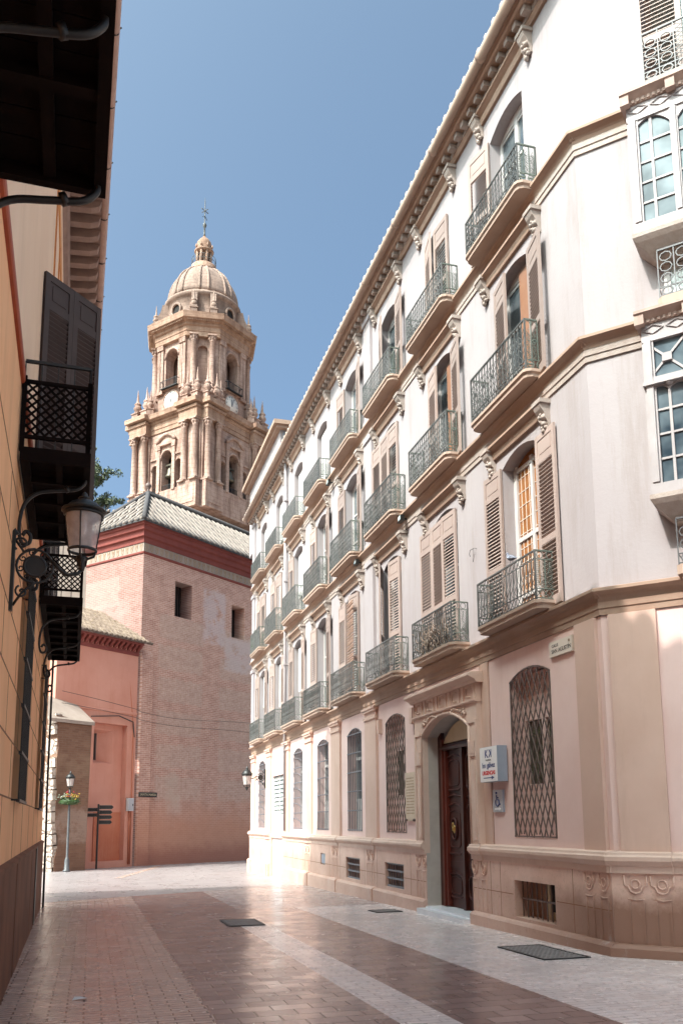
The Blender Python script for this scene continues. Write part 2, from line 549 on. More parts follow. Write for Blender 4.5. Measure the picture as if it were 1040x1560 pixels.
def plinth_mat():
    m, n, l, b = new_mat('pink_limestone_plinth')
    p = pos(n, l)
    f = ramp(n, l, noise(n, l, p, 1.6, 6, 0.65), 0.3, 0.7)
    col = mixc(n, l, f, (0.63, 0.40, 0.315), (0.74, 0.52, 0.435))
    f2 = ramp(n, l, noise(n, l, p, 14, 8, 0.8), 0.55, 0.66, 0, 0.55)
    col = mixc(n, l, f2, col, (0.36, 0.205, 0.15))
    # weathered brown stain low on the stone near the corner
    sx = n.new('ShaderNodeSeparateXYZ')
    g = n.new('ShaderNodeNewGeometry')
    l.new(g.outputs['Position'], sx.inputs[0])
    low = ramp(n, l, math_n(n, l, 'ADD', sx.outputs[2], math_n(n, l, 'MULTIPLY', noise(n, l, p, 2.2, 5, 0.7), 0.5)), 0.75, 1.05, 1, 0)
    near = ramp(n, l, sx.outputs[1], 10.2, 13.0, 1, 0.25)
    col = mixc(n, l, math_n(n, l, 'MULTIPLY', math_n(n, l, 'MULTIPLY', low, near), 0.9), col, (0.23, 0.115, 0.075))
    wf = ramp(n, l, noise(n, l, pos(n, l, (1, 1, 0.4)), 3.1, 5, 0.7), 0.60, 0.74, 0, 0.5)
    wl = ramp(n, l, sx.outputs[2], 0.02, 0.45, 1, 0)
    col = mixc(n, l, math_n(n, l, 'MULTIPLY', wf, wl), col, (0.66, 0.60, 0.58))
    l.new(col, b.inputs['Base Color'])
    b.inputs['Roughness'].default_value = 0.62
    bump(n, l, b, noise(n, l, p, 18, 8, 0.75), 0.5, 0.008)
    return m


M_['plinth'] = plinth_mat()


def pave_mat(name, c1, c2, mortar, bw, bh, rough, ms=0.02, rot=0.0, off=0.5, bs=0.35):
    m, n, l, b = new_mat(name)
    g = n.new('ShaderNodeNewGeometry')
    mp = n.new('ShaderNodeMapping')
    l.new(g.outputs['Position'], mp.inputs[0])
    mp.inputs['Rotation'].default_value = (0, 0, rot)
    br = n.new('ShaderNodeTexBrick')
    l.new(mp.outputs[0], br.inputs['Vector'])
    br.inputs['Color1'].default_value = (*c1, 1)
    br.inputs['Color2'].default_value = (*c2, 1)
    br.inputs['Mortar'].default_value = (*mortar, 1)
    br.inputs['Scale'].default_value = 1
    br.inputs['Brick Width'].default_value = bw
    br.inputs['Row Height'].default_value = bh
    br.inputs['Mortar Size'].default_value = ms
    br.inputs['Mortar Smooth'].default_value = 0.3
    br.offset = off
    p = mp.outputs[0]
    nz = noise(n, l, p, 0.8, 6, 0.65)
    col = mixc(n, l, ramp(n, l, nz, 0.35, 0.7, 0, 0.42), br.outputs['Color'], tuple(x * 0.62 for x in c1))
    v = noise(n, l, p, 7, 7, 0.75, 1.2)
    col = mixc(n, l, ramp(n, l, v, 0.60, 0.66, 0, 0.16), col, tuple(min(1, x * 1.7) for x in c2))
    l.new(col, b.inputs['Base Color'])
    rg = ramp(n, l, noise(n, l, p, 2.0, 5, 0.7), 0.3, 0.7, rough * 0.75, rough * 1.35)
    l.new(rg, b.inputs['Roughness'])
    b.inputs['Specular IOR Level'].default_value = 0.62
    h = math_n(n, l, 'ADD', math_n(n, l, 'MULTIPLY', br.outputs['Fac'], -1.0), math_n(n, l, 'MULTIPLY', noise(n, l, p, 5.0, 3), 0.35))
    # every stone lies at a slightly different tilt
    b2 = n.new('ShaderNodeTexBrick')
    l.new(mp.outputs[0], b2.inputs['Vector'])
    for k in ('Scale', 'Brick Width', 'Row Height', 'Mortar Size'):
        b2.inputs[k].default_value = br.inputs[k].default_value
    b2.offset = off
    b2.inputs['Color1'].default_value = (0, 0, 0, 1)
    b2.inputs['Color2'].default_value = (1, 1, 1, 1)
    b2.inputs['Mortar'].default_value = (.5, .5, .5, 1)
    wn = n.new('ShaderNodeTexWhiteNoise')
    wn.noise_dimensions = '1D'
    l.new(b2.outputs['Color'], wn.inputs['W'])
    va = n.new('ShaderNodeVectorMath')
    va.operation = 'MULTIPLY_ADD'
    l.new(wn.outputs['Color'], va.inputs[0])
    va.inputs[1].default_value = (0.05, 0.05, 0)
    va.inputs[2].default_value = (-0.025, -0.025, 0)
    vb = n.new('ShaderNodeVectorMath')
    vb.operation = 'ADD'
    l.new(g.outputs['Normal'], vb.inputs[0])
    l.new(va.outputs[0], vb.inputs[1])
    vn = n.new('ShaderNodeVectorMath')
    vn.operation = 'NORMALIZE'
    l.new(vb.outputs[0], vn.inputs[0])
    bump(n, l, b, h, bs, 0.008)
    l.new(vn.outputs[0], b.inputs['Normal'].links[0].from_node.inputs['Normal'])
    return m


M_['p_setts'] = pave_mat('tan_marble_setts', (0.54, 0.38, 0.32), (0.66, 0.485, 0.415), (0.09, 0.05, 0.04), 0.30, 0.10, 0.24, 0.010)
M_['p_brown'] = pave_mat('brown_marble_slabs', (0.255, 0.165, 0.15), (0.38, 0.265, 0.245), (0.085, 0.052, 0.046), 0.36, 0.22, 0.22, 0.009)
M_['p_light'] = pave_mat('pale_marble_setts', (0.72, 0.62, 0.60), (0.82, 0.72, 0.70), (0.40, 0.32, 0.30), 0.30, 0.10, 0.25, 0.009)
M_['p_grey'] = pave_mat('grey_marble_slabs', (0.38, 0.30, 0.285), (0.48, 0.39, 0.375), (0.2, 0.15, 0.14), 0.45, 0.22, 0.24, 0.007)
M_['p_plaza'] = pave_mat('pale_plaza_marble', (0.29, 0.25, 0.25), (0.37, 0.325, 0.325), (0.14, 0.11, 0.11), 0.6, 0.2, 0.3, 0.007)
M_['earth'] = stuff_mat('plain_ground', (0.25, 0.2, 0.17), (0.32, 0.26, 0.22), 0.2, 0.9, 0.2, 0.02, 4)


def brick_mat(name, frame_pat):
    """brick in wall-local coordinates (u, z)"""
    m, n, l, b = new_mat(name)
    tc = n.new('ShaderNodeTexCoord').outputs['Object']
    sx = n.new('ShaderNodeSeparateXYZ')
    l.new(tc, sx.inputs[0])
    cx = n.new('ShaderNodeCombineXYZ')
    l.new(sx.outputs[0], cx.inputs[0])
    l.new(sx.outputs[2], cx.inputs[1])
    p = cx.outputs[0]
    br = n.new('ShaderNodeTexBrick')
    l.new(p, br.inputs['Vector'])
    br.inputs['Scale'].default_value = 1
    br.inputs['Brick Width'].default_value = 0.34
    br.inputs['Row Height'].default_value = 0.10
    br.inputs['Mortar Size'].default_value = 0.016
    br.inputs['Mortar Smooth'].default_value = 0.2
    c = frame_pat
    br.inputs['Color1'].default_value = (*c['b1'], 1)
    br.inputs['Color2'].default_value = (*c['b2'], 1)
    br.inputs['Mortar'].default_value = (*c['mo'], 1)
    big = noise(n, l, p, 0.35, 6, 0.65)
    fine = noise(n, l, p, 5, 8, 0.8)
    col = mixc(n, l, ramp(n, l, big, 0.35, 0.65, 0, 0.45), br.outputs['Color'], c['wash'])
    mid = noise(n, l, p, 1.7, 8, 0.8)
    col = mixc(n, l, ramp(n, l, mid, 0.45, 0.68, 0, 0.45), col, tuple(x * 0.6 for x in c['b1']))
    u, z = sx.outputs[0], sx.outputs[2]
    wob = math_n(n, l, 'MULTIPLY', math_n(n, l, 'SUBTRACT', noise(n, l, p, 2.0, 6, 0.75), 0.5), 0.7)
    uu = math_n(n, l, 'ADD', u, wob)
    zz = math_n(n, l, 'ADD', z, wob)

    def box(u0, u1, z0, z1, s=0.03):
        a = math_n(n, l, 'MULTIPLY', ramp(n, l, uu, u0 - s, u0 + s), ramp(n, l, uu, u1 - s, u1 + s, 1, 0))
        q = math_n(n, l, 'MULTIPLY', ramp(n, l, zz, z0 - s, z0 + s), ramp(n, l, zz, z1 - s, z1 + s, 1, 0))
        return math_n(n, l, 'MULTIPLY', a, q)
    rough_p = mixc(n, l, ramp(n, l, fine, 0.35, 0.62), c['pan1'], c['pan2'])
    for bx in c['panels']:
        col = mixc(n, l, math_n(n, l, 'MULTIPLY', box(*bx[:4]), bx[4]), col, rough_p)
    for bx in c['patches']:
        msk = math_n(n, l, 'MULTIPLY', box(*bx[:4], 0.12), ramp(n, l, noise(n, l, p, 1.3, 6, 0.7), 0.36, 0.5))
        col = mixc(n, l, math_n(n, l, 'MULTIPLY', msk, bx[4]), col, bx[5])
    if 'skirt' in c:
        sk = ramp(n, l, math_n(n, l, 'ADD', z, math_n(n, l, 'MULTIPLY', noise(n, l, p, 0.8, 6, 0.7), 2.6)), 2.6, 4.4, 1, 0)
        col = mixc(n, l, math_n(n, l, 'MULTIPLY', sk, 0.75), col, c['skirt'])
        sk2 = ramp(n, l, math_n(n, l, 'ADD', z, math_n(n, l, 'MULTIPLY', noise(n, l, p, 1.3, 6, 0.7), 1.2)), 0.5, 1.2, 1, 0)
        col = mixc(n, l, math_n(n, l, 'MULTIPLY', sk2, 0.6), col, c['skirt2'])
    l.new(col, b.inputs['Base Color'])
    b.inputs['Roughness'].default_value = 0.9
    h = math_n(n, l, 'ADD', math_n(n, l, 'MULTIPLY', br.outputs['Fac'], -0.7), fine)
    bump(n, l, b, h, 0.6, 0.02)
    return m


pans = []
for z0 in (2.6, 4.3, 6.05, 7.8, 9.55, 11.2):
    pans.append((-4.6, -1.25, z0 + 0.1, z0 + 1.35, 0.5))
    pans.append((-12.0, -6.0, z0 + 0.1, z0 + 1.35, 0.5))
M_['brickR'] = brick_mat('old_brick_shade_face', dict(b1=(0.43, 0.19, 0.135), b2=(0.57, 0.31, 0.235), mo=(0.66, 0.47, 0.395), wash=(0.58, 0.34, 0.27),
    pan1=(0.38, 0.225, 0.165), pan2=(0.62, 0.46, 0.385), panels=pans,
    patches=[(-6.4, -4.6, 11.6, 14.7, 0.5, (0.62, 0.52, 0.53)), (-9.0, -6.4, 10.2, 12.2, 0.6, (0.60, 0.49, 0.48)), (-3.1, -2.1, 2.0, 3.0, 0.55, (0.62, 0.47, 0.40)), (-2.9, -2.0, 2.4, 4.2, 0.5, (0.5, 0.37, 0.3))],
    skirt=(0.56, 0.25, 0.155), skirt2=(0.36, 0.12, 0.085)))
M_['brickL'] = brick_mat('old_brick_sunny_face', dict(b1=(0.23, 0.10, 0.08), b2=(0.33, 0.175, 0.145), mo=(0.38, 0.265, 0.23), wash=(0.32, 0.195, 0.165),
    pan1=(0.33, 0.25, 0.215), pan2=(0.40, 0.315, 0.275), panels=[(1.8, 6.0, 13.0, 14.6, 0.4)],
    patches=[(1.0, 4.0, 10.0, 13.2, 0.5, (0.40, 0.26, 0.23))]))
M_['brickP'] = brick_mat('brown_buttress_brick', dict(b1=(0.16, 0.075, 0.045), b2=(0.23, 0.12, 0.075), mo=(0.19, 0.115, 0.08), wash=(0.17, 0.082, 0.052),
    pan1=(0.3, 0.2, 0.15), pan2=(0.45, 0.33, 0.26), panels=[], patches=[(0.0, 9.0, 0.8, 2.2, 0.45, (0.4, 0.3, 0.25)), (0.0, 9.0, 3.6, 4.6, 0.35, (0.28, 0.18, 0.12))]))


def rubble_mat():
    m, n, l, b = new_mat('rubble_stone')
    p = pos(n, l)
    v = n.new('ShaderNodeTexVoronoi')
    l.new(p, v.inputs['Vector'])
    v.inputs['Scale'].default_value = 2.2
    v.feature = 'DISTANCE_TO_EDGE'
    f = noise(n, l, p, 6, 7, 0.75)
    col = mixc(n, l, f, (0.44, 0.33, 0.27), (0.66, 0.56, 0.49))
    col = mixc(n, l, ramp(n, l, v.outputs['Distance'], 0.0, 0.08, 0.6, 0), col, (0.3, 0.2, 0.15))
    l.new(col, b.inputs['Base Color'])
    b.inputs['Roughness'].default_value = 0.95
    h = math_n(n, l, 'ADD', ramp(n, l, v.outputs['Distance'], 0, 0.15), math_n(n, l, 'MULTIPLY', f, 0.8))
    bump(n, l, b, h, 1.0, 0.08)
    return m


M_['rubble'] = rubble_mat()


def sandstone_mat(name, c1, c2, dark, blocks=True, dk=0.8):
    m, n, l, b = new_mat(name)
    p = pos(n, l)
    f = ramp(n, l, noise(n, l, p, 0.35, 6, 0.65), 0.3, 0.7)
    col = mixc(n, l, f, c1, c2)
    hs = noise(n, l, pos(n, l, (0.25, 0.25, 2.2)), 1.0, 4, 0.6)
    col = mixc(n, l, ramp(n, l, hs, 0.5, 0.75, 0, 0.45), col, tuple(x * 0.72 for x in c1))
    ps = pos(n, l, (1, 1, 0.18))
    col = mixc(n, l, ramp(n, l, noise(n, l, ps, 0.9, 7, 0.75), 0.43, 0.64, 0, dk), col, dark)
    bn = noise(n, l, p, 1.6, 8, 0.8)
    col = mixc(n, l, ramp(n, l, bn, 0.54, 0.66, 0, dk * 0.75), col, tuple(x * 0.85 for x in dark))
    l.new(col, b.inputs['Base Color'])
    b.inputs['Roughness'].default_value = 0.9
    br = n.new('ShaderNodeSeparateXYZ')
    l.new(p, br.inputs[0])
    zz = math_n(n, l, 'FRACT', math_n(n, l, 'MULTIPLY', br.outputs[2], 1.7))
    jn = ramp(n, l, math_n(n, l, 'ABSOLUTE', math_n(n, l, 'SUBTRACT', zz, 0.5)), 0.44, 0.5, 0, -0.6)
    jc = ramp(n, l, math_n(n, l, 'ABSOLUTE', math_n(n, l, 'SUBTRACT', zz, 0.5)), 0.40, 0.49, 0, 0.45)
    l.new(mixc(n, l, jc, col, tuple(x * 1.3 for x in dark)), b.inputs['Base Color'])
    bump(n, l, b, math_n(n, l, 'ADD', jn, noise(n, l, p, 3.5, 6, 0.7)), 0.6, 0.07)
    return m


M_['sandstone'] = sandstone_mat('tower_sandstone', (0.40, 0.255, 0.20), (0.48, 0.34, 0.285), (0.15, 0.08, 0.055))
M_['sandstone_orange'] = sandstone_mat('tower_cornice_stone', (0.34, 0.20, 0.135), (0.42, 0.28, 0.21), (0.18, 0.095, 0.06))
M_['domestone'] = sandstone_mat('dome_stone', (0.28, 0.185, 0.145), (0.36, 0.255, 0.205), (0.11, 0.075, 0.06), dk=0.7)


def tile_mat(name, c1, c2, c3, sc=3.5):
    m, n, l, b = new_mat(name)
    p = pos(n, l)
    f = ramp(n, l, noise(n, l, p, sc, 5, 0.7), 0.3, 0.7)
    col = mixc(n, l, f, c1, c2)
    f2 = ramp(n, l, noise(n, l, p, sc * 2.3, 6, 0.75), 0.55, 0.68, 0, 0.7)
    col = mixc(n, l, f2, col, c3)
    l.new(col, b.inputs['Base Color'])
    b.inputs['Roughness'].default_value = 0.85
    bump(n, l, b, noise(n, l, p, 20, 5, 0.7), 0.4, 0.01)
    return m


M_['tile_pale'] = tile_mat('pale_ridge_tile', (0.22, 0.175, 0.15), (0.33, 0.275, 0.24), (0.11, 0.085, 0.072))
M_['tile_dark'] = tile_mat('dark_pan_tile', (0.05, 0.045, 0.047), (0.09, 0.08, 0.08), (0.06, 0.05, 0.05))
M_['tile_lichen'] = tile_mat('lichen_tile', (0.10, 0.065, 0.048), (0.27, 0.195, 0.145), (0.22, 0.155, 0.05), 4)
M_['tile_brown'] = tile_mat('brown_pan_tile', (0.10, 0.065, 0.05), (0.16, 0.11, 0.09), (0.06, 0.04, 0.035), 5)
M_['tile_white'] = tile_mat('whitewashed_tile', (0.30, 0.23, 0.20), (0.37, 0.30, 0.27), (0.45, 0.3, 0.24), 6)
# ------------------------------------------------------------------ ground
def gz(y):
    return 0.098 - 0.0141 * y


def strip(name, mat, pts, dz=0.0, kind='structure'):
    mb = MB()
    mb.quad(*[(x, y, gz(y) + dz) for x, y in pts])
    return obj(name, mb, mat, kind=kind)


g = MB()
g.quad((-900, -300, gz(-300) - 0.02), (900, -300, gz(-300) - 0.02), (900, 0, gz(0) - 0.02), (-900, 0, gz(0) - 0.02))
g.quad((-900, 0, gz(0) - 0.02), (900, 0, gz(0) - 0.02), (900, 62, gz(62) - 0.02), (-900, 62, gz(62) - 0.02))
g.quad((-900, 62, gz(62) - 0.02), (900, 62, gz(62) - 0.02), (900, 1500, gz(62) - 0.02), (-900, 1500, gz(62) - 0.02))
obj('ground', g, M_['earth'], kind='structure')
def shadow_edge(x):  # street paving shaped to end at the house's cast shadow edge, plaza paving beyond
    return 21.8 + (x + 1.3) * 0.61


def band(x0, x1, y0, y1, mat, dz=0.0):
    strip('pavement', M_[mat], [(x0, y0), (x1, y0), (x1, y1 if y1 else shadow_edge(x1)), (x0, y1 if y1 else shadow_edge(x0))], dz)


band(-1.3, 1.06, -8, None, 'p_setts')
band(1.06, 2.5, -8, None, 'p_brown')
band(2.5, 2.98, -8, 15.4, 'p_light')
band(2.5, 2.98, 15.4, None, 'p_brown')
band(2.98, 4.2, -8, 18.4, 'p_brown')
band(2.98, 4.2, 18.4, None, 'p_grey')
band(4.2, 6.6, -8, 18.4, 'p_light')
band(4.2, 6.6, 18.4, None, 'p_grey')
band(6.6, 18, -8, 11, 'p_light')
strip('pavement', M_['p_plaza'], [(-14, 21.8), (-1.3, 21.8), (6.6, shadow_edge(6.6)), (6.6, 62), (-14, 62)])
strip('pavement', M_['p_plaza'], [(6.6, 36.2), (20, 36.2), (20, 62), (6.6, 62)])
strip('pavement', M_['p_setts'], [(0.9, 33), (1.15, 33), (3.55, 44.6), (3.25, 44.6)], 0.004)


def grate(x0, x1, y0, y1, label, n=9):
    t = thing('drain_grate', label, 'drain grate', T((x0 + x1) / 2, (y0 + y1) / 2, gz((y0 + y1) / 2)), 'drain grates in the paving')
    yc = (y0 + y1) / 2
    M = T((x0 + x1) / 2, yc, gz(yc) + 0.004) @ Matrix.Rotation(math.atan(-0.0141), 4, 'X')
    a, b = (x1 - x0) / 2, (y1 - y0) / 2
    m = MB()
    for q in ((-a, a, -b, -b + .03), (-a, a, b - .03, b), (-a, -a + .03, -b + .03, b - .03), (a - .03, a, -b + .03, b - .03)):
        m.box(*q, 0, 0.012)
    obj('frame', m, M_['black_iron'], t, M)
    m = MB()
    nn = int((2 * b - .06) / 0.10)
    for i in range(nn):
        y = -b + .03 + (i + 0.5) * (2 * b - .06) / nn
        m.box(-a + .03, a - .03, y - .024, y + .024, 0.001, 0.010)
    for i in range(1, 9):
        x = -a + .03 + i * (2 * a - .06) / 9
        m.box(x - .012, x + .012, -b + .03, b - .03, 0.001, 0.008)
    obj('grating', m, M_['grate'], t, M)
    m = MB()
    m.box(-a + .03, a - .03, -b + .03, b - .03, 0, 0.0008)
    obj('sump', m, M_['dark'], t, M)


grate(5.31, 5.95, 9.78, 11.05, 'largest dark drain grate, below the open basement window near the palace corner')
grate(5.38, 5.93, 16.48, 17.02, 'small square drain grate in the pale paving beside the white doorstep')
grate(2.30, 2.93, 15.05, 16.15, 'drain grate in mid street at the end of the thin pale paving band')
pp = MB()
pp.add([(-.07, -.03, .004), (.06, -.045, .02), (.075, .03, .006), (-.05, .04, .025), (0, 0, .03)], [(0, 1, 4), (1, 2, 4), (2, 3, 4), (3, 0, 4)])
tag(obj('paper_scrap', pp, M_['paper'], None, T(-0.04, 9.03, gz(9.03))), 'small crumpled white paper scrap on the tan paving beside the ochre house', 'litter')

# ------------------------------------------------------------------ palace on the right
F = FR(6.4, 0, -1, 0)
FC = FR(6.4, 9.85, -0.731, -0.682)
CW = 4.6
ex, ey = 6.4 + 0.682 * CW, 9.85 - 0.731 * CW
FD = FR(ex, ey, 0, -1)
PAL = thing('palace_building', 'long white and beige four storey palace with green iron balconies and beige shutters', 'building', T(6.4, 23, -0.25))
BAY = [11.9, 15.0, 18.1, 21.22, 24.4, 27.57, 30.72, 33.82]
U0, U1 = 9.85, 36.1
ZB = (4.66, 8.25, 11.43)          # undersides of balconies
WZ = ((4.72, 7.42, 0.16), (8.32, 10.62, 0.16), (11.5, 13.58, 0.16))
HW = 0.6
# upper wall
holes = []
for b in BAY:
    for z0, z1, r in WZ:
        holes.append(arch(b - HW, b + HW, z0, z1, r))
m = MB().wall(rect(U0, U1, 4.3, 14.9), holes, 0, 0.3)
obj('upper_wall', m, M_['white'], PAL, F)
m = MB().wall(rect(-CW, 0, 4.3, 14.9), [], 0, 0)
obj('upper_wall', m, M_['white'], PAL, FC)
m = MB().wall(rect(-9, 0, -0.8, 14.9), [], 0, 0)
obj('return_wall', m, M_['white'], PAL, FD)
m = MB()
m.quad((6.4, U1, -0.8), (16, U1, -0.8), (16, U1, 14.9), (6.4, U1, 14.9))
obj('end_wall', m, M_['white'], PAL)
# ground floor wall
GW = [(0, 11.24, 12.54), (2, 17.45, 18.74), (3, 20.6, 21.85), (4, 23.77, 25.05), (5, 26.93, 28.21), (7, 33.15, 34.5)]
gh = [arch(a, b, 1.37, 3.82, 0.16) for _, a, b in GW]
gh.append(rect(29.72, 31.78, 1.83, 3.26))
grev = [0.32] * 6 + [0.12]
DL, DR = 16.15, 13.98
gout = [(U0, 1.0), (DR, 1.0), (DR, 3.26)] + [(DR + (DL - DR) * i / 10, 3.26 + 0.32 * (1 - (2 * i / 10 - 1) ** 2)) for i in range(1, 10)] + [(DL, 3.26), (DL, 1.0), (U1, 1.0), (U1, 4.35), (U0, 4.35)]
m = MB().wall(gout, gh, 0, grev)
m.cur = 1
for uu in (10.47, 13.28, 13.635, 16.9):
    m.box(uu - .006, uu + .006, .0, .004, 1.24, 4.3)
obj('ground_wall', m, [M_['pink'], M_['joint']], PAL, F)
m = MB().wall(rect(-CW, 0, 1.0, 4.35), [], 0, 0)
obj('ground_wall', m, M_['pink'], PAL, FC)
# plinth
ph = [rect(11.24, 12.48, .17, .72), rect(17.47, 18.69, .20, .72), rect(20.59, 21.8, .20, .72), rect(23.87, 24.38, .42, .73), rect(29.55, 31.6, -0.7, 1.04)]
m = MB().wall(rect(DL, U1, -0.9, 1.2), ph[1:], 0.08, [.3, .3, .06, .14])
m.wall(rect(U0 - .03, DR, -0.9, 1.2), ph[:1], 0.08, .55)
m.cur = 1
for uu in (10.75, 12.95, 13.3, 17.05, 19.25, 20.2, 22.35, 23.4, 25.5, 26.5, 28.0, 33.6):
    m.box(uu - .006, uu + .006, .079, .0815, .13, .97)
m.box(U0, 11.2, .079, .0818, .496, .507)
m.box(12.52, DR, .079, .0818, .496, .507)
for a, b in ((16.2, 17.45), (18.7, 20.57), (21.84, 29.4)):
    m.box(a, b, .079, .0818, .446, .457)
obj('plinth', m, [M_['plinth'], M_['joint']], PAL, F)
m = MB().wall(rect(-CW, 0.03, -0.9, 1.2), [], 0.08, 0)
obj('plinth', m, M_['plinth'], PAL, FC)
PM = [(0, 0.98), (0.10, 0.98), (0.10, 1.06), (0.14, 1.09), (0.17, 1.13), (0.17, 1.17), (0.14, 1.19), (0.13, 1.22), (0, 1.24)]
m = MB().extr(PM, U0 - 0.07, DR - .006).extr(PM, DL + .006, 29.4).extr(PM, 31.75, U1)
for c in (10.16, 19.72, 22.86, 26.0, 32.3, 35.6, 13.75, 16.38):
    m.extr([(0, .975), (.12, .975), (.12, 1.055), (.16, 1.085), (.19, 1.125), (.19, 1.175), (.16, 1.195), (.15, 1.225), (0, 1.245)], c - .38 if c != 13.75 and c != 16.38 else c - .218, c + .38 if c != 13.75 and c != 16.38 else c + .218)
obj('plinth_moulding', m, M_['portal'], PAL, F)
m = MB().extr(PM, -CW, 0.07)
m.extr([(0, .975), (.12, .975), (.12, 1.055), (.16, 1.085), (.19, 1.125), (.19, 1.175), (.16, 1.195), (.15, 1.225), (0, 1.245)], -.72, .078)
obj('plinth_moulding', m, M_['portal'], PAL, FC @ T(0, 0, -.0017))
BC = [(0.05, -0.9), (0.17, -0.9), (0.17, 0.07), (0.13, 0.11), (0.05, 0.13)]
m = MB().extr(BC, U0 - .07, DR - .006).extr(BC, DL + .006, 29.4).extr(BC, 31.75, U1)
for c in (19.72, 22.86, 26.0, 32.3, 35.6):
    m.extr([(0.05, -0.9), (0.2, -0.9), (0.2, 0.08), (0.16, 0.12), (0.05, 0.14)], c - .38, c + .38)
obj('base_course', m, M_['plinth'], PAL, F)
m = MB().extr(BC, -CW, 0.07)
obj('base_course', m, M_['plinth'], PAL, FC @ T(0, 0, -.0017))


def pendant(mb, c, w=0.14):
    """carved ring pendant with two ribs on the plinth"""
    z = 0.84
    mb.tube([(c + .055 * math.cos(a), .09, z + .055 * math.sin(a)) for a in [i * math.pi / 6 for i in range(12)]], .011, 5, True)
    mb.tube([(c + w * .9, .09, .95), (c + w * .9, .09, .83), (c + .09, .09, .81), (c + .06, .09, .745), (c, .09, .725), (c - .06, .09, .745), (c - .09, .09, .81), (c - w * .9, .09, .83), (c - w * .9, .09, .95)], .012, 5)
    mb.tube([(c + .1, .088, .66), (c, .088, .645), (c - .1, .088, .66)], .010, 5)
    for q in (-.085, .085):
        mb.box(c + q - .012, c + q + .012, .07, .092, .13, .655)


for c in (10.16, 19.72, 22.86, 26.0, 13.72, 16.42):
    for q in (-.17, .17):
        m = MB()
        pendant(m, c + q, .12)
        obj('plinth_carving', m, M_['plinth'], PAL, F)
for c in (-.26, -.58, -1.3):
    m = MB()
    pendant(m, c, .15)
    obj('plinth_carving', m, M_['plinth'], PAL, FC)
# pilasters of the ground floor
m = MB()
m.box(-.43, .43, 0, .06, 1.22, 4.02)
m.box(-.46, .46, 0, .09, 4.02, 4.09)
m.box(-.44, .44, 0, .065, 4.09, 4.2)
m.box(-.48, .48, 0, .11, 4.2, 4.26)
m.box(-.5, .5, 0, .13, 4.26, 4.31)
pm = m.mesh('pilaster')
for c in (19.72, 22.86, 26.0, 29.15, 32.3, 35.58):
    obj('pilaster', pm, M_['pilaster'], PAL, F @ T(c, 0, 0))
obj('pilaster', MB().box(U0 + 0.1, 10.46, 0, .05, 1.22, 4.3), M_['pilaster'], PAL, F)
obj('pilaster', MB().box(13.3, 13.58, 0, .02, 1.22, 4.3), M_['pilaster'], PAL, F)
obj('pilaster', MB().box(-.7, -.1, 0, .05, 1.22, 4.3), M_['pilaster'], PAL, FC)
# slender upper pilaster, downpipe
for c in (19.62, 34.9 + 1.0):
    for z0, z1 in ((4.68, 7.94), (8.28, 11.18), (11.52, 14.4)):
        m = MB()
        m.box(c - .3, c + .2, 0, .07, z0, z1 - .14)
        m.box(c - .34, c + .24, 0, .11, z1 - .14, z1)
        m.box(c - .34, c + .24, 0, .10, z0, z0 + .12)
        obj('upper_pilaster', m, M_['white'], PAL, F)
m = MB()
m.tube([(29.2, .1, 14.5), (29.2, .09, 1.3)], .055, 8)
for z in (13, 10, 7, 4, 2.4):
    m.box(29.12, 29.28, 0, .16, z, z + .04)
obj('downpipe', m, M_['white'], PAL, F)


# string courses
def ledge(zt, u0, u1, frame, ext=0):
    e1, e2 = .055, .014
    f0, f1 = (u0 - e2, u1) if ext < 0 else (u0, u1 + e2)
    u0, u1 = (u0 - e1, u1) if ext < 0 else (u0, u1 + e1)
    m = MB()
    m.extr([(0, zt - .12), (.05, zt - .12), (.07, zt - .09), (.12, zt - .06), (.15, zt - .05), (.15, zt - .01), (.13, zt), (0, zt + .025)], u0, u1)
    m.extr([(0, zt - .17), (.04, zt - .17), (.05, zt - .12), (0, zt - .12)], f0, f1)
    o = obj('string_course', m, M_['trim'], PAL, frame)
    m = MB()
    m.extr([(0, zt - .35), (.025, zt - .35), (.025, zt - .27), (.04, zt - .262), (.04, zt - .172), (0, zt - .172)], f0, f1)
    obj('fascia', m, M_['ornament'] if zt > 5 else M_['trim'], PAL, frame)


for z in (4.66, 8.27, 11.5):
    ledge(z, U0, U1, F, -1)
    ledge(z - .0017, -CW, 0, FC, 1)
# crowning cornice
m = MB()
for fr, a, b in ((F, U0 - .15, U1 + .1), (FC, -CW, .15)):
    m = MB()
    m.extr([(0, 14.36), (.05, 14.36), (.09, 14.42), (.09, 14.45), (0, 14.45)], a, b)
    m.extr([(0, 14.56), (.27, 14.56), (.3, 14.58), (.3, 14.63), (.33, 14.66), (.33, 14.7), (0, 14.8)], a, b)
    obj('cornice', m, M_['trim'], PAL, fr)
    m = MB()
    m.extr([(0, 14.452), (.1, 14.452), (.1, 14.558), (0, 14.558)], a, b)
    n = int((b - a) / .3)
    for i in range(n):
        u = a + (i + .5) * (b - a) / n
        m.box(u - .065, u + .065, .1, .23, 14.455, 14.557)
    obj('dentils', m, M_['ornament'], PAL, fr)
    m = MB()
    n = int((b - a) / 2.1)
    m.tube([(a, .41, 14.70), (b, .41, 14.70)], .088, 10)
    for i in range(n + 1):
        u = a + (b - a) * i / n
        m.tube([(u - .05, .41, 14.70), (u + .05, .41, 14.70)], .1, 10)
    obj('gutter', m, M_['slab'], PAL, fr)
    m = MB()
    n = int((b - a) / .3)
    for i in range(n):
        u = a + (i + .5) * (b - a) / n
        jz = random.uniform(-.012, .012)
        m.tube([(u, .43, 14.81 + jz), (u, -.3, 15.02 + jz), (u, -3.6, 16.1)], .085, 7)
    obj('roof_tiles', m, M_['tile_white'], PAL, fr)
m = MB()
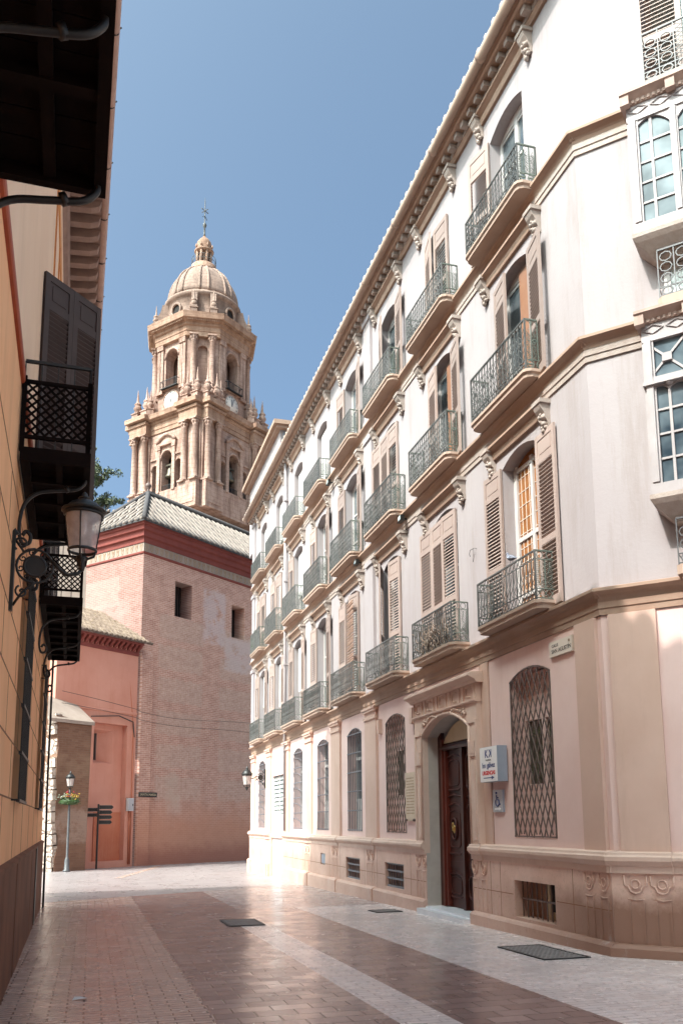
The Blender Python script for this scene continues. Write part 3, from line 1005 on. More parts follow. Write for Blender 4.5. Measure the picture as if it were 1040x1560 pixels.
m.quad((5.98, U0, 14.76), (5.98, U1 + .1, 14.76), (10.4, U1 + .1, 16.1), (10.4, U0, 16.1))
m.quad((10.4, U0, 16.1), (10.4, U1 + .1, 16.1), (17, U1 + .1, 14.6), (17, U0, 14.6))
m.quad((5.98, U0, 14.76), (10.4, U0, 16.1), (17, U0 - 3, 14.6), (ex - .3, ey - .3, 14.76))
obj('roof', m, M_['tile_brown'], PAL)

# ---- window hoods with consoles
def hood_mb(zt):
    m = MB()
    m.extr([(0, -.22), (.05, -.22), (.07, -.15), (.07, -.1), (.13, -.06), (.16, -.05), (.16, -.01), (0, 0)], -.98, .98)
    return m


def console_mb():
    m = MB()
    m.extr([(0, -.42), (.03, -.4), (.05, -.33), (.09, -.27), (.10, -.2), (.15, -.13), (.17, -.08), (.17, 0), (0, 0)], -.1, .1)
    m.box(-.13, .13, 0, .19, -.05, .015)
    for k in range(10):
        a = k * 2.4
        r = .028 + .012 * (k % 3)
        z = -.2 - .03 * k
        d = .11 - .008 * k
        m.lathe([(.004, -r), (r * .8, -r * .5), (r, 0), (r * .8, r * .5), (.004, r)], 7, (.055 * math.sin(a), d, z))
    return m


hm, cmesh = hood_mb(0).mesh('window_hood'), console_mb().mesh('console')
hm.materials.append(M_['trim'])
cmesh.materials.append(M_['ornament'])
for b in BAY:
    for zt in (7.9, 11.13, 14.36):
        h = obj('window_hood', hm, None, PAL, F @ T(b, 0, zt))
        for sgn in (-1, 1):
            obj('console', cmesh, None, h, F @ T(b + sgn * .92, 0, zt - .03))

# ---- upper windows
def win_frame(h, rise=.16, grid=False):
    m = MB()
    for a, b in ((-HW, -HW + .07), (HW - .07, HW), (-.05, .05)):
        m.box(a, b, -.06, 0, 0, h + (rise if abs(a + b) < .2 else .05))
    m.box(-HW + .07, -.05, -.055, -.005, 0, .22)
    m.box(.05, HW - .07, -.055, -.005, 0, .22)
    for z in (h * .33, h * .66, h - .04):
        m.box(-HW + .07, -.05, -.05, -.01, z - .02, z + .02)
        m.box(.05, HW - .07, -.05, -.01, z - .02, z + .02)
    m.prism(arch(-HW, HW, h - .02, h + .0, rise)[2:], -.058, -.002)
    return m


def pane_mb(h, rise=.16):
    return MB().prism(arch(-HW + .02, HW - .02, 0.02, h, rise), -.045, -.03)


PW = []
for k, (z0, z1, r) in enumerate(WZ):
    h = z1 - z0
    f = win_frame(h).mesh('window')
    p = pane_mb(h).mesh('pane')
    f.materials.append(M_['frame'])
    p.materials.append(M_['glass'])
    PW.append((f, p, h))
for i, b in enumerate(BAY):
    for k, (z0, z1, r) in enumerate(WZ):
        M = F @ T(b, -.2, z0)
        if i == 0 and k == 0:
            m = MB()
            h = z1 - z0
            for a, c in ((-HW, -HW + .1), (HW - .1, HW), (-.04, .04)):
                m.box(a, c, -.06, 0, 0, h + .04)
            for z in (.5, 1.45, h - .05):
                m.box(-HW + .1, HW - .1, -.05, -.01, z - .035, z + .035)
            wf = obj('window', m, M_['frame'], PAL, M)
            obj('pane', MB().prism(arch(-HW + .02, HW - .02, .02, h, r), -.05, -.04), M_['amber'], wf, M)
            m = MB()
            for q in (-.4, -.3, -.2, .14, .27, .4):
                m.box(q - .006, q + .006, -.04, -.03, .05, h)
            for z in [.1 + .24 * t for t in range(11)]:
                m.box(-HW + .1, HW - .1, -.041, -.031, z - .005, z + .005)
            obj('muntins', m, M_['tile_plate'], wf, M)
            continue
        wf = obj('window', PW[k][0], None, PAL, M)
        obj('pane', PW[k][1], None, wf, M)
        if (k == 2 and i >= 4) or (k == 0 and i > 4) or (k == 1 and i in (5, 6)):
            h = PW[k][2]
            mb = MB()
            low = h * ((.25 if k == 2 else .4) + random.uniform(-.12, .14))
            for t in range(int((h - low) / .055)):
                z = low + t * .055
                mb.box(-HW + .08, HW - .08, -.028, -.002, z, z + .05)
            obj('blind', mb, M_['frame'], wf, F @ T(b, -.12, z0))
        elif (k, i) in ((0, 2), (1, 4), (0, 3), (1, 0), (1, 1)):
            obj('inner_shutter', MB().box(-HW + .06, -.02, -.03, -.005, .04, z1 - z0), M_['brown_inner'], wf, F @ T(b, -.12, z0))

# ---- louvred shutters
def shutter_mb(h, w=.6):
    m = MB()
    m.box(0, .075, -.02, .02, 0, h)
    m.box(w - .075, w - .004, -.02, .02, 0, h)
    zs = [(0, .14), (h * .36, h * .36 + .1), (h - .46, h - .36), (h - .09, h)]
    for a, b in zs:
        m.box(.075, w - .075, -.018, .018, a, b)
    m.box(.075, w - .075, -.008, .008, h - .36, h - .09)
    m.box(.12, w - .12, -.014, .014, h - .32, h - .13)
    for a, b in ((.14, h * .36), (h * .36 + .1, h - .46)):
        n = int((b - a) / .062)
        for i in range(n):
            z = a + (i + .5) * (b - a) / n
            m.add([(.075, -.016, z + .016), (w - .075, -.016, z + .016), (w - .075, .016, z - .022), (.075, .016, z - .022),
                   (.075, -.016, z + .024), (w - .075, -.016, z + .024), (w - .075, .016, z - .014), (.075, .016, z - .014)],
                  [(0, 1, 2, 3), (4, 7, 6, 5), (0, 4, 5, 1), (3, 2, 6, 7)])
    return m


SH = []
for z0, z1, r in WZ:
    me = shutter_mb(z1 - z0 + .02).mesh('shutter')
    me.materials.append(M_['shutter'])
    SH.append(me)
SPEC = {
    (0, 0): 'R178 L177', (0, 1): 'R2 L4 L176', (0, 2): 'R4 L24', (0, 3): 'L177 R9', (0, 4): 'L177 R176', (0, 5): 'L178 R177', (0, 6): 'L176 R178', (0, 7): 'L178 R177',
    (1, 0): 'L12 R172', (1, 1): 'L9 R171', (1, 2): 'R3 L5 L176', (1, 3): 'L178 R172', (1, 4): 'L177 R172', (1, 5): 'L177', (1, 6): 'L178 R6', (1, 7): 'L177 R5 L6',
    (2, 0): 'L170', (2, 1): 'L14 R5', (2, 2): 'L16 R170', (2, 3): 'L177 R172', (2, 4): '', (2, 5): '', (2, 6): '', (2, 7): '',
}
for (k, i), s in SPEC.items():
    for q in s.split():
        a = float(q[1:])
        a = min(178.0, max(1.0, a + random.uniform(-3, 3)))
        z0 = WZ[k][0]
        if q[0] == 'R':
            M = F @ T(BAY[i] - HW + .004, .03, z0) @ RZ(R(a))
        else:
            M = F @ T(BAY[i] + HW - .004, .03, z0) @ RZ(math.pi - R(a))
        obj('shutter', SH[k], None, PAL, M)
# reed blind hung on the right leaf of the fourth bay
m = MB()
for t in range(34):
    z = 4.95 + t * .068 + random.uniform(-.008, .008)
    m.tube([(BAY[3] + .05, .16, z), (BAY[3] - .62, .2, z + random.uniform(-.015, .015))], .022, 5)
obj('reed_screen', m, M_['reed'], PAL, F)

# ---- balconies
BH = 1.03
BD = .38


def slab_mb():
    m = MB()
    p = [(-BH, .0), (-BH, BD - .1), (-BH + .04, BD - .03), (-BH + .1, BD), (BH - .1, BD), (BH - .04, BD - .03), (BH, BD - .1), (BH, 0)]
    q = [(x * .975, y - .03 if y > 0 else 0) for x, y in p]
    m.hull(q, 0.0, .05, q)
    m.hull(q, .05, .075, p)
    m.hull(p, .075, .12)
    return m


def rail(mbf, mbs_, kind):
    h = (.74, .82, .66)[kind]
    e = BH - .05
    d1 = BD - .045
    b = .0

    def panel(m, P, n, ln, side=False):
        """P(t, z) maps along the panel"""
        m.tube([P(0, h), P(ln, h)], .016, 4)
        for z in ((.02, .16) if kind != 0 else (.03, .17)):
            m.tube([P(0, z), P(ln, z)], .010, 4)
        if kind == 0:
            m.tube([P(0, h - .13), P(ln, h - .13)], .010, 4)
            k = max(2, int(ln / .13))
            for i in range(k):
                t = (i + .5) * ln / k
                m.tube([P(t + .05 * math.cos(a), h - .065 + .055 * math.sin(a)) for a in [j * math.pi / 4 for j in range(8)]], .007, 4, True)
            k = max(3, int(ln / .11))
            for i in range(k):
                m.tube([P(i * ln / k, .03), P((i + 1) * ln / k, .17)], .006, 4)
                m.tube([P(i * ln / k, .17), P((i + 1) * ln / k, .03)], .006, 4)
        else:
            k = max(2, int(ln / .14))
            for i in range(k):
                t = (i + .5) * ln / k
                m.tube([P(t + .055 * math.cos(a), .09 + .06 * math.sin(a)) for a in [j * math.pi / 4 for j in range(8)]], .010, 4, True)
                m.tube([P(t - .05, .09), P(t + .05, .09)], .012, 4)
        k = max(2, int(ln / (.115 if kind == 0 else .105)))
        top = h - .13 if kind == 0 else h
        for i in range(k + 1):
            t = i * ln / k
            m.tube([P(t, .16), P(t, top)], .0105, 4)
            if i < k and kind == 0:
                tm = (i + .5) * ln / k
                m.tube([P(tm - .03, .2), P(tm + .03, .27), P(tm - .03, .34), P(tm + .03, .41), P(tm, .5), P(tm, .58)], .0055, 4)
            if i < k and kind == 1:
                tm = (i + .5) * ln / k
                m.tube([P(tm + .022 * (-1) ** j, .18 + .055 * j) for j in range(10)], .006, 4)
                if i % 3 == 1:
                    m.tube([P(tm + .03 * math.cos(a), .47 + .03 * math.sin(a)) for a in [j * math.pi / 3 for j in range(6)]], .012, 4, True)
                m.tube([P(t + ln / k * (0.5 + .45 * math.cos(a)), top - .09 + .07 * math.sin(a)) for a in [j * math.pi / 4 for j in range(5)]], .006, 4)
            if i < k and kind == 2:
                tm = (i + .5) * ln / k
                ends = (i < 3 or i >= k - 3) and not side
                if ends:
                    for zc in (.24, .36, .48, .58):
                        m.tube([P(tm + .042 * math.cos(a), zc + .05 * math.sin(a)) for a in [j * math.pi / 3 + zc for j in range(6)]], .009, 4, True)
                else:
                    m.tube([P(tm + .02 * (-1) ** j, .18 + .055 * j) for j in range(8)], .005, 4)
    panel(mbf, lambda t, z: (-e + t, d1, z), 0, 2 * e)
    for sx, mbs in ((-e, mbs_[0]), (e, mbs_[1])):
        panel(mbs, lambda t, z, sx=sx: (sx, .02 + t, z), 0, d1 - .02, True)
        # dense herringbone wire in the short sides
        for j in range(14):
            z = .17 + j * .03
            if z + .06 < h - .1:
                for q in range(4):
                    t = (d1 - .02) * q / 4
                    mbs.tube([(sx, .02 + t, z), (sx, .02 + t + (d1 - .02) / 8, z + .035), (sx, .02 + t + (d1 - .02) / 4, z)], .0045, 4)
        mbf.tube([(sx, d1, 0), (sx, d1, h + .01)], .017, 4)
        mbf.tube([(sx, .01, 0), (sx, .01, h + .005)], .012, 4)


sm = slab_mb().mesh('balcony')
sm.materials.append(M_['slab'])
for k in range(3):
    a, b = MB(), (MB(), MB())
    rail(a, b, k)
    ra, rb = a.mesh('railing'), [q.mesh('railing_side') for q in b]
    ra.materials.append(M_['iron'])
    for q in rb:
        q.materials.append(M_['mesh'])
    for i, u in enumerate(BAY):
        M = F @ T(u + .02, 0, ZB[k])
        bo = obj('balcony', sm, None, PAL, M)
        obj('railing', ra, None, bo, M @ T(0, 0, .12))
        for q in rb:
            obj('railing_side', q, None, bo, M @ T(0, 0, .12))
        if i == 1 and k == 0:
            m = MB()
            rnd = random.Random(3)
            for t in range(70):
                x = rnd.uniform(-.95, .6)
                p = [(x, .28 + rnd.uniform(-.05, .1), .12)]
                for q in range(6):
                    l = p[-1]
                    p.append((l[0] + rnd.uniform(-.11, .15), max(.08, min(.42, l[1] + rnd.uniform(-.06, .06))), l[2] + rnd.uniform(.02, .12)))
                m.tube(p, .006, 4)
            tag(obj('dry_climber', m, M_['twig'], None, M), 'tangle of dry bare climbing stems on the first floor balcony over the wooden door', 'plant')

# small floodlights under balconies
def floodlight(u, z, label):
    M = F @ T(u, .12, z)
    t = thing('floodlight', label, 'floodlight', M, 'small floodlights under the balconies')
    m = MB().box(-.09, .09, 0, .09, -.06, .06)
    m.prism([(-.11, -.08), (.11, -.08), (.11, -.07), (-.11, -.07)], .0, .11)
    obj('housing', m, M_['black_iron'], t, M)
    obj('lens', MB().box(-.075, .075, .091, .096, -.045, .045), M_['glass_block'], t, M)
    obj('bracket', MB().tube([(0, -.11, 0), (0, 0, 0)], .02, 6), M_['black_iron'], t, M)


floodlight(17.0, 8.12, 'small dark floodlight under the second floor balcony above the door')
floodlight(20.35, 8.12, 'small dark floodlight under the second floor balcony right of the slim upper pilaster')
floodlight(23.0, 11.3, 'small floodlight under the top floor balcony of the fifth window from the corner')

# ---- ground floor windows and grilles
def gwin(a, b, z0=1.37, z1=3.82, r=.16, kind='bars'):
    c = (a + b) / 2
    hw = (b - a) / 2
    h = z1 - z0
    M = F @ T(c, 0, z0)
    m = MB()
    for q0, q1 in ((-hw, -hw + .07), (hw - .07, hw), (-.06, .06)):
        m.box(q0, q1, -.28, -.22, 0, h + .1)
    m.box(-hw + .07, hw - .07, -.275, -.225, h * .30, h * .30 + .08)
    m.box(-hw + .07, hw - .07, -.274, -.224, h * .74, h * .74 + .08)
    m.box(-hw + .07, -.06, -.27, -.235, 0, h * .3)
    m.box(.06, hw - .07, -.27, -.235, 0, h * .3)
    if kind == 'lattice':
        m.box(-hw + .07, hw - .07, -.273, -.226, .02, .1)
        m.box(-hw + .07, hw - .07, -.27, -.24, h * .74 + .08, h + .12)
    wf = obj('window', m, M_['pink'] if kind == 'lattice' else M_['frame'], PAL, M)
    obj('pane', MB().prism(arch(-hw + .02, hw - .02, .02, h, r), -.295, -.282), M_['green_glass'] if kind == 'lattice' else M_['glass'], wf, M)
    g_ = MB()

    def top(u):
        return h + r * (1 - (u / hw) ** 2) - .01
    if kind == 'lattice':
        st, k = .205, 2.25
        lines = []
        n = 24
        for sgn in (-1, 1):
            for i in range(-n, n):
                z = i * .36 - .2
                pts = []
                u = -hw + .02
                while u <= hw - .019:
                    zz = z + sgn * k * (u + hw)
                    if 0.0 <= zz <= top(u):
                        pts.append((u, .0 + .006 * sgn, zz))
                    u += .03
                if len(pts) > 1:
                    g_.tube([pts[0], pts[-1]], .0105, 4)
        g_.tube([(-hw + .02, 0, 0), (-hw + .02, 0, h)], .014, 4)
        g_.tube([(hw - .02, 0, 0), (hw - .02, 0, h)], .014, 4)
        g_.tube([(-hw, 0, .015), (hw, 0, .015)], .014, 4)
        g_.tube([(hw * (1 - 2 * i / 8), 0, top(hw * (1 - 2 * i / 8)) - .005) for i in range(9)], .014, 4)
        obj('window_grille', g_, M_['brown_iron'], wf, M)
    else:
        n = 8
        for i in range(n + 1):
            u = -hw + .03 + (2 * hw - .06) * i / n
            g_.tube([(u, .0, .0), (u, 0, top(u))], .011, 4)
        for i in range(6):
            z = .03 + (h - .03) * i / 5
            g_.box(-hw, hw, -.012, .016, z - .014, z + .014)
        g_.tube([(hw * (1 - 2 * i / 8), 0, top(hw * (1 - 2 * i / 8)) - .005) for i in range(9)], .013, 4)
        if kind == 'scroll':
            for i in range(5):
                z = .2 + h * i / 5
                g_.tube([(-hw + .05, .02, z), (0, .03, z + .12), (hw - .1, .03, z + .16), (hw - .05, .03, z + .05), (hw - .2, .03, z + .03)], .012, 4)
        obj('window_grille', g_, M_['grey_iron'], wf, M)


for i, a, b in GW:
    gwin(a, b, kind='lattice' if i in (0, 2) else ('scroll' if i in (5, 7) else 'bars'))
# louvred glass window and white service door of the seventh bay
m = MB()
M = F @ T(30.75, -.08, 1.83)
for q in (-1.03, .99):
    m.box(q, q + .04, -.03, .03, 0, 1.43)
m.box(-.03, .03, -.025, .025, 0, 1.43)
m.box(-1.0, 1.0, -.03, .03, 0, .04)
wf = obj('louvre_window', m, M_['frame'], PAL, M)
m = MB()
for i in range(9):
    z = .06 + i * .15
    m.add([(-1.0, -.03, z + .14), (1.0, -.03, z + .14), (1.0, .02, z), (-1.0, .02, z)], [(0, 1, 2, 3)])
obj('louvres', m, M_['glass_block'], wf, M)
m = MB().wall(rect(29.7, 31.8, 1.5, 3.6), [rect(29.72, 31.78, 1.83, 3.26)], .03, .03)
m.box(29.62, 31.84, 0, .028, 1.24, 4.02)
M = F @ T(30.57, -.02, -.45)
m = MB()
m.box(-1.0, -.005, -.03, .03, .03, 1.46)
m.box(.005, 1.0, -.03, .03, .03, 1.46)
dr = obj('service_door', m, M_['whitedoor'], PAL, M)
m = MB()
for i in range(12):
    m.box(-.9 + i * .16, -.8 + i * .16, .03, .034, .78, .80)
m.box(.05, .09, .03, .06, .7, .82)
obj('vent_slots', m, M_['plastic'], dr, M)
# meter box
M = F @ T(24.12, .03, .42)
mb_ = obj('meter_box', MB().box(-.24, .24, -.02, .012, .01, .30), M_['plastic'], PAL, M)
obj('meter_door', MB().box(-.05, .22, .012, .03, .03, .28), M_['sign_side'], mb_, M)
# basement windows
def basement(c, hw, z0, z1, near=False):
    M = F @ T(c, 0, z0)
    h = z1 - z0
    m = MB()
    if near:
        m.box(-hw, .0, -.24, -.20, 0, h)
        m.box(-.05, .06, -.23, -.16, 0, h)
        m.box(-hw, -hw + .05, -.22, -.16, 0, h)
        m.box(.0, hw, -.26, -.23, 0, h)
        wf = obj('basement_window', m, M_['lunette'], PAL, M)
        obj('pane', MB().box(-hw + .07, -.07, -.195, -.185, .12, h - .03), M_['dark'], wf, M)
        obj('inner_shutter', MB().box(.07, hw, -.225, -.195, 0, h), M_['brown_inner'], wf, M)
        g_ = MB()
        for i in range(9):
            u = -hw + .03 + (2 * hw - .06) * i / 8
            g_.tube([(u, -.05, 0), (u, -.05, h)], .011, 4)
        g_.box(-hw, hw, -.065, -.035, h * .5 - .012, h * .5 + .012)
        obj('window_grille', g_, M_['brown_iron'], wf, M)
    else:
        for i in range(9):
            u = -hw + (2 * hw) * i / 9
            m.box(u + .008, u + 2 * hw / 9 - .008, -.2, -.17, 0, h)
        wf = obj('basement_window', m, M_['brown_inner'], PAL, M)
        obj('pane', MB().box(-hw, hw, -.21, -.205, 0, h), M_['dark'], wf, M)
        g_ = MB()
        for i in range(8):
            u = -hw + .06 + (2 * hw - .12) * i / 7
            g_.tube([(u, .0, 0), (u, 0, h)], .011, 4)
        for z in (.02, h * .36, h * .68, h - .02):
            g_.box(-hw, hw, -.0, .03, z - .02, z + .02)
        obj('window_grille', g_, M_['grey_iron'], wf, M)


basement(11.86, .62, .17, .72, True)
basement(18.08, .61, .20, .72)
basement(21.2, .605, .20, .72)
# iron hook on the wall
m = MB().tube([(0, 0, .12), (0, .06, .12), (0, .06, -.05), (.03, .06, -.12)], .005, 5)
m.tube([(0, .06, .11), (.12, .07, .12), (.16, .07, .05), (.12, .07, .0)], .005, 5)
obj('wall_hook', m, M_['black_iron'], PAL, F @ T(13.6, 0, 6.28))

# ---- stone portal and door
DC = (DL + DR) / 2
DW = (DL - DR) / 2
m = MB()


def arc_z(u, add=0):
    t = (u - DC) / (DW + add)
    return 3.26 + .32 * (1 - t * t) + add * .9



outer = [(DR - .4, 1.0), (DR - .4, 3.66), (DL + .45, 3.66), (DL + .45, 1.0), (DL, 1.0), (DL, 3.26)]
outer += [(DL - (DL - DR) * i / 12, arc_z(DL - (DL - DR) * i / 12)) for i in range(1, 12)]
outer += [(DR, 3.26), (DR, 1.0)]
m.prism(outer, .0, .11)
# raised inner moulding following the arch, and outer strips
m.tube([(DR - .05, .11, 1.25), (DR - .05, .11, 3.27)] + [(DR - .05 + (2 * DW + .1) * i / 12, .115, arc_z(DR - .05 + (2 * DW + .1) * i / 12, .05) - .02) for i in range(1, 12)] + [(DL + .05, .11, 3.27), (DL + .05, .11, 1.25)], .028, 6)
for a in (DR - .36, DL + .39):
    m.box(a - .03, a + .03, .11, .135, 1.25, 3.35)
for a in (DR - .2, DL + .22):
    m.box(a - .1, a + .1, .11, .14, 2.72, 2.98)
    m.box(a - .08, a + .08, .11, .128, 1.3, 2.66)
    m.box(a - .14, a + .14, .11, .135, 3.3, 3.36)
# frieze with five panels, crown cornice
m.box(DR - .4, DL + .45, 0, .12, 3.68, 3.98)
m.extr([(0, 3.655), (.14, 3.655), (.16, 3.675), (.16, 3.70), (0, 3.70)], DR - .42, DL + .47)
m.extr([(0, 3.98), (.15, 3.98), (.18, 4.03), (.27, 4.07), (.30, 4.09), (.30, 4.13), (.27, 4.15), (0, 4.17)], DR - .5, DL + .56)
ps = obj('door_surround', m, M_['portal'], PAL, F)
for i in range(5):
    m = MB()
    c = DR - .12 + (2 * DW + .3) * i / 4
    w_ = .215
    for q in (-w_, w_):
        m.box(c + q - .018, c + q + .018, .12, .145, 3.71, 3.97)
    m.tube([(c - .1, .128, 3.90), (c - .02, .132, 3.93), (c + .08, .132, 3.92), (c + .1, .13, 3.84), (c + .09, .13, 3.77), (c - .08, .13, 3.75)], .014, 5)
    obj('frieze_panel', m, M_['portal'], ps, F)
m = MB()
rnd = random.Random(5)
for c0, sg in ((DR + .12, 1), (DL - .12, -1)):
    for t in range(16):
        x = c0 + sg * t * .045
        z = 3.58 - .03 * math.sin(t * .5) + (0.0 if t < 4 else .02)
        r = .045 - .0016 * t
        a = rnd.uniform(0, 3)
        m.tube([(x - r * math.cos(a) * sg, .115, z - r), (x, .14, z), (x + r * 1.2 * math.cos(a) * sg, .115, z + r * .7)], [.006, .017, .005], 5)
    for t in range(9):
        a = -1.2 + t * .33
        m.tube([(c0, .115, 3.47), (c0 + .06 * math.sin(a), .145, 3.47 + .05 * math.cos(a)), (c0 + .1 * math.sin(a), .118, 3.47 + .1 * math.cos(a))], [.006, .016, .004], 5)
m.tube([(DC + .075 * math.cos(a), .12, 3.635 + .045 * math.sin(a)) for a in [i * math.pi / 6 for i in range(12)]], .014, 5, True)
obj('carved_foliage', m, M_['portal'], ps, F)
jm = MB()
jm.box(DR - .02, DR - .001, 0, .079, -.4, 1.0)
jm.box(DL + .001, DL + .02, 0, .079, -.4, 1.0)
jm.quad((DR, -.4, -.4), (DR, -.001, -.4), (DR, -.001, 3.26), (DR, -.4, 3.26))
jm.quad((DL, -.4, -.4), (DL, -.001, -.4), (DL, -.001, 3.26), (DL, -.4, 3.26))
N = 12
for i in range(N):
    a, b = DR + 2 * DW * i / N, DR + 2 * DW * (i + 1) / N
    jm.quad((a, -.4, arc_z(a)), (a, -.001, arc_z(a)), (b, -.001, arc_z(b)), (b, -.4, arc_z(b)))
obj('door_jamb', jm, M_['grey_stone'], PAL, F)
m = MB().box(DR, DL, -.4, .12, -.3, .0)
m.box(DR - .02, DL + .02, .12, .3, -.3, -.03)
obj('doorstep', m, M_['marble_step'], PAL, F)
# door leaves
M = F @ T(DC, -.24, 0.005)
m = MB()
m.box(-DW, DW, -.12, -.05, 0, 3.2)
m.box(-DW, -DW + .16, -.05, .03, 0, 3.45)
m.box(DW - .16, DW, -.05, .03, 0, 3.45)
m.box(-.05, .05, -.05, .02, 0, 3.05)
m.extr([(-.05, 2.98), (.04, 2.98), (.06, 3.03), (.03, 3.08), (-.05, 3.1)], -DW + .16, DW - .16)
door = obj('door', m, M_['mahogany'], PAL, M)
m = MB()


def dpanel(m, a, b, z0, z1, r=.05):
    pts = [(a, -.045, z0 + .07), (a + .05, -.04, z0 + .03), (a + .12, -.04, z0), (b - .12, -.04, z0), (b - .05, -.04, z0 + .03), (b, -.04, z0 + .07),
           (b, -.04, z1 - .09), (b - .06, -.04, z1 - .02), ((a + b) / 2, -.04, z1 + .03), (a + .06, -.04, z1 - .02), (a, -.04, z1 - .09)]
    m.tube(pts, .022, 6, True)
    c = [((p[0] - (a + b) / 2) * .68 + (a + b) / 2, -.045, (p[2] - (z0 + z1) / 2) * .74 + (z0 + z1) / 2) for p in pts]
    m.tube(c, .014, 6, True)


for a, b in ((-DW + .24, -.12), (.12, DW - .24)):
    dpanel(m, a, b, 2.2, 2.85)
    dpanel(m, a, b, 1.0, 1.92)
    dpanel(m, a, b, .2, .62)
    for z in (2.06, 2.98):
        m.tube([(a, -.04, z), ((a + b) / 2, -.03, z + .05), (b, -.04, z)], .02, 6)
    m.box(a, b, -.05, -.035, .74, .86)
obj('door_panels', m, M_['mahogany'], door, M)
m = MB()
m.box(DW - .24, DW - .165, -.05, .05, 0.01, 3.2)
m.box(DW - .34, DW - .27, -.05, .02, 0.01, 3.0)
obj('door_edge', m, M_['mahogany_edge'], door, M)
obj('lunette', MB().prism([(DW - .2 - (2 * DW - .4) * i / 12, 3.12 + .38 * (1 - (2 * i / 12 - 1) ** 2)) for i in range(13)], -.04, .0), M_['lunette'], door, M)
for sg in (-1, 1):
    c = sg * (DW * .5 - .04)
    kn = MB()
    kn.lathe([(.002, 0), (.06, 0), (.075, .012), (.07, .02), (.04, .03), (.035, .06), (.002, .07)], 14)
    K = M @ T(c, -.04, 1.46) @ Matrix.Rotation(R(-90), 4, 'X') @ Matrix.Diagonal((.7, 1.1, .8, 1))
    kn.tube([(.05 * math.cos(a), -.06 + .05 * math.sin(a), .05) for a in [i * math.pi / 6 for i in range(12)]], .01, 5, True)
    obj('knocker', kn, M_['brass'], door, K)
    ov = MB().tube([(c + .13 * math.cos(a), -.03, 1.46 + .2 * math.sin(a)) for a in [i * math.pi / 8 for i in range(16)]], .022, 6, True)
    obj('knocker_moulding', ov, M_['mahogany'], door, M)
# small bell plates beside the door and under the cornice
obj('bell_plate', MB().box(13.74, 13.86, .135, .15, 2.78, 2.9), M_['portal'], PAL, F)
obj('alarm_box', MB().box(16.78, 16.95, 0, .09, 3.62, 3.95), M_['pilaster'], PAL, F)
obj('alarm_box', MB().box(18.98, 19.12, 0, .09, 3.62, 3.95), M_['pilaster'], PAL, F)

# ---- glazed miradors on the chamfered corner
UM, MH, MD = -2.3, 1.48, .40


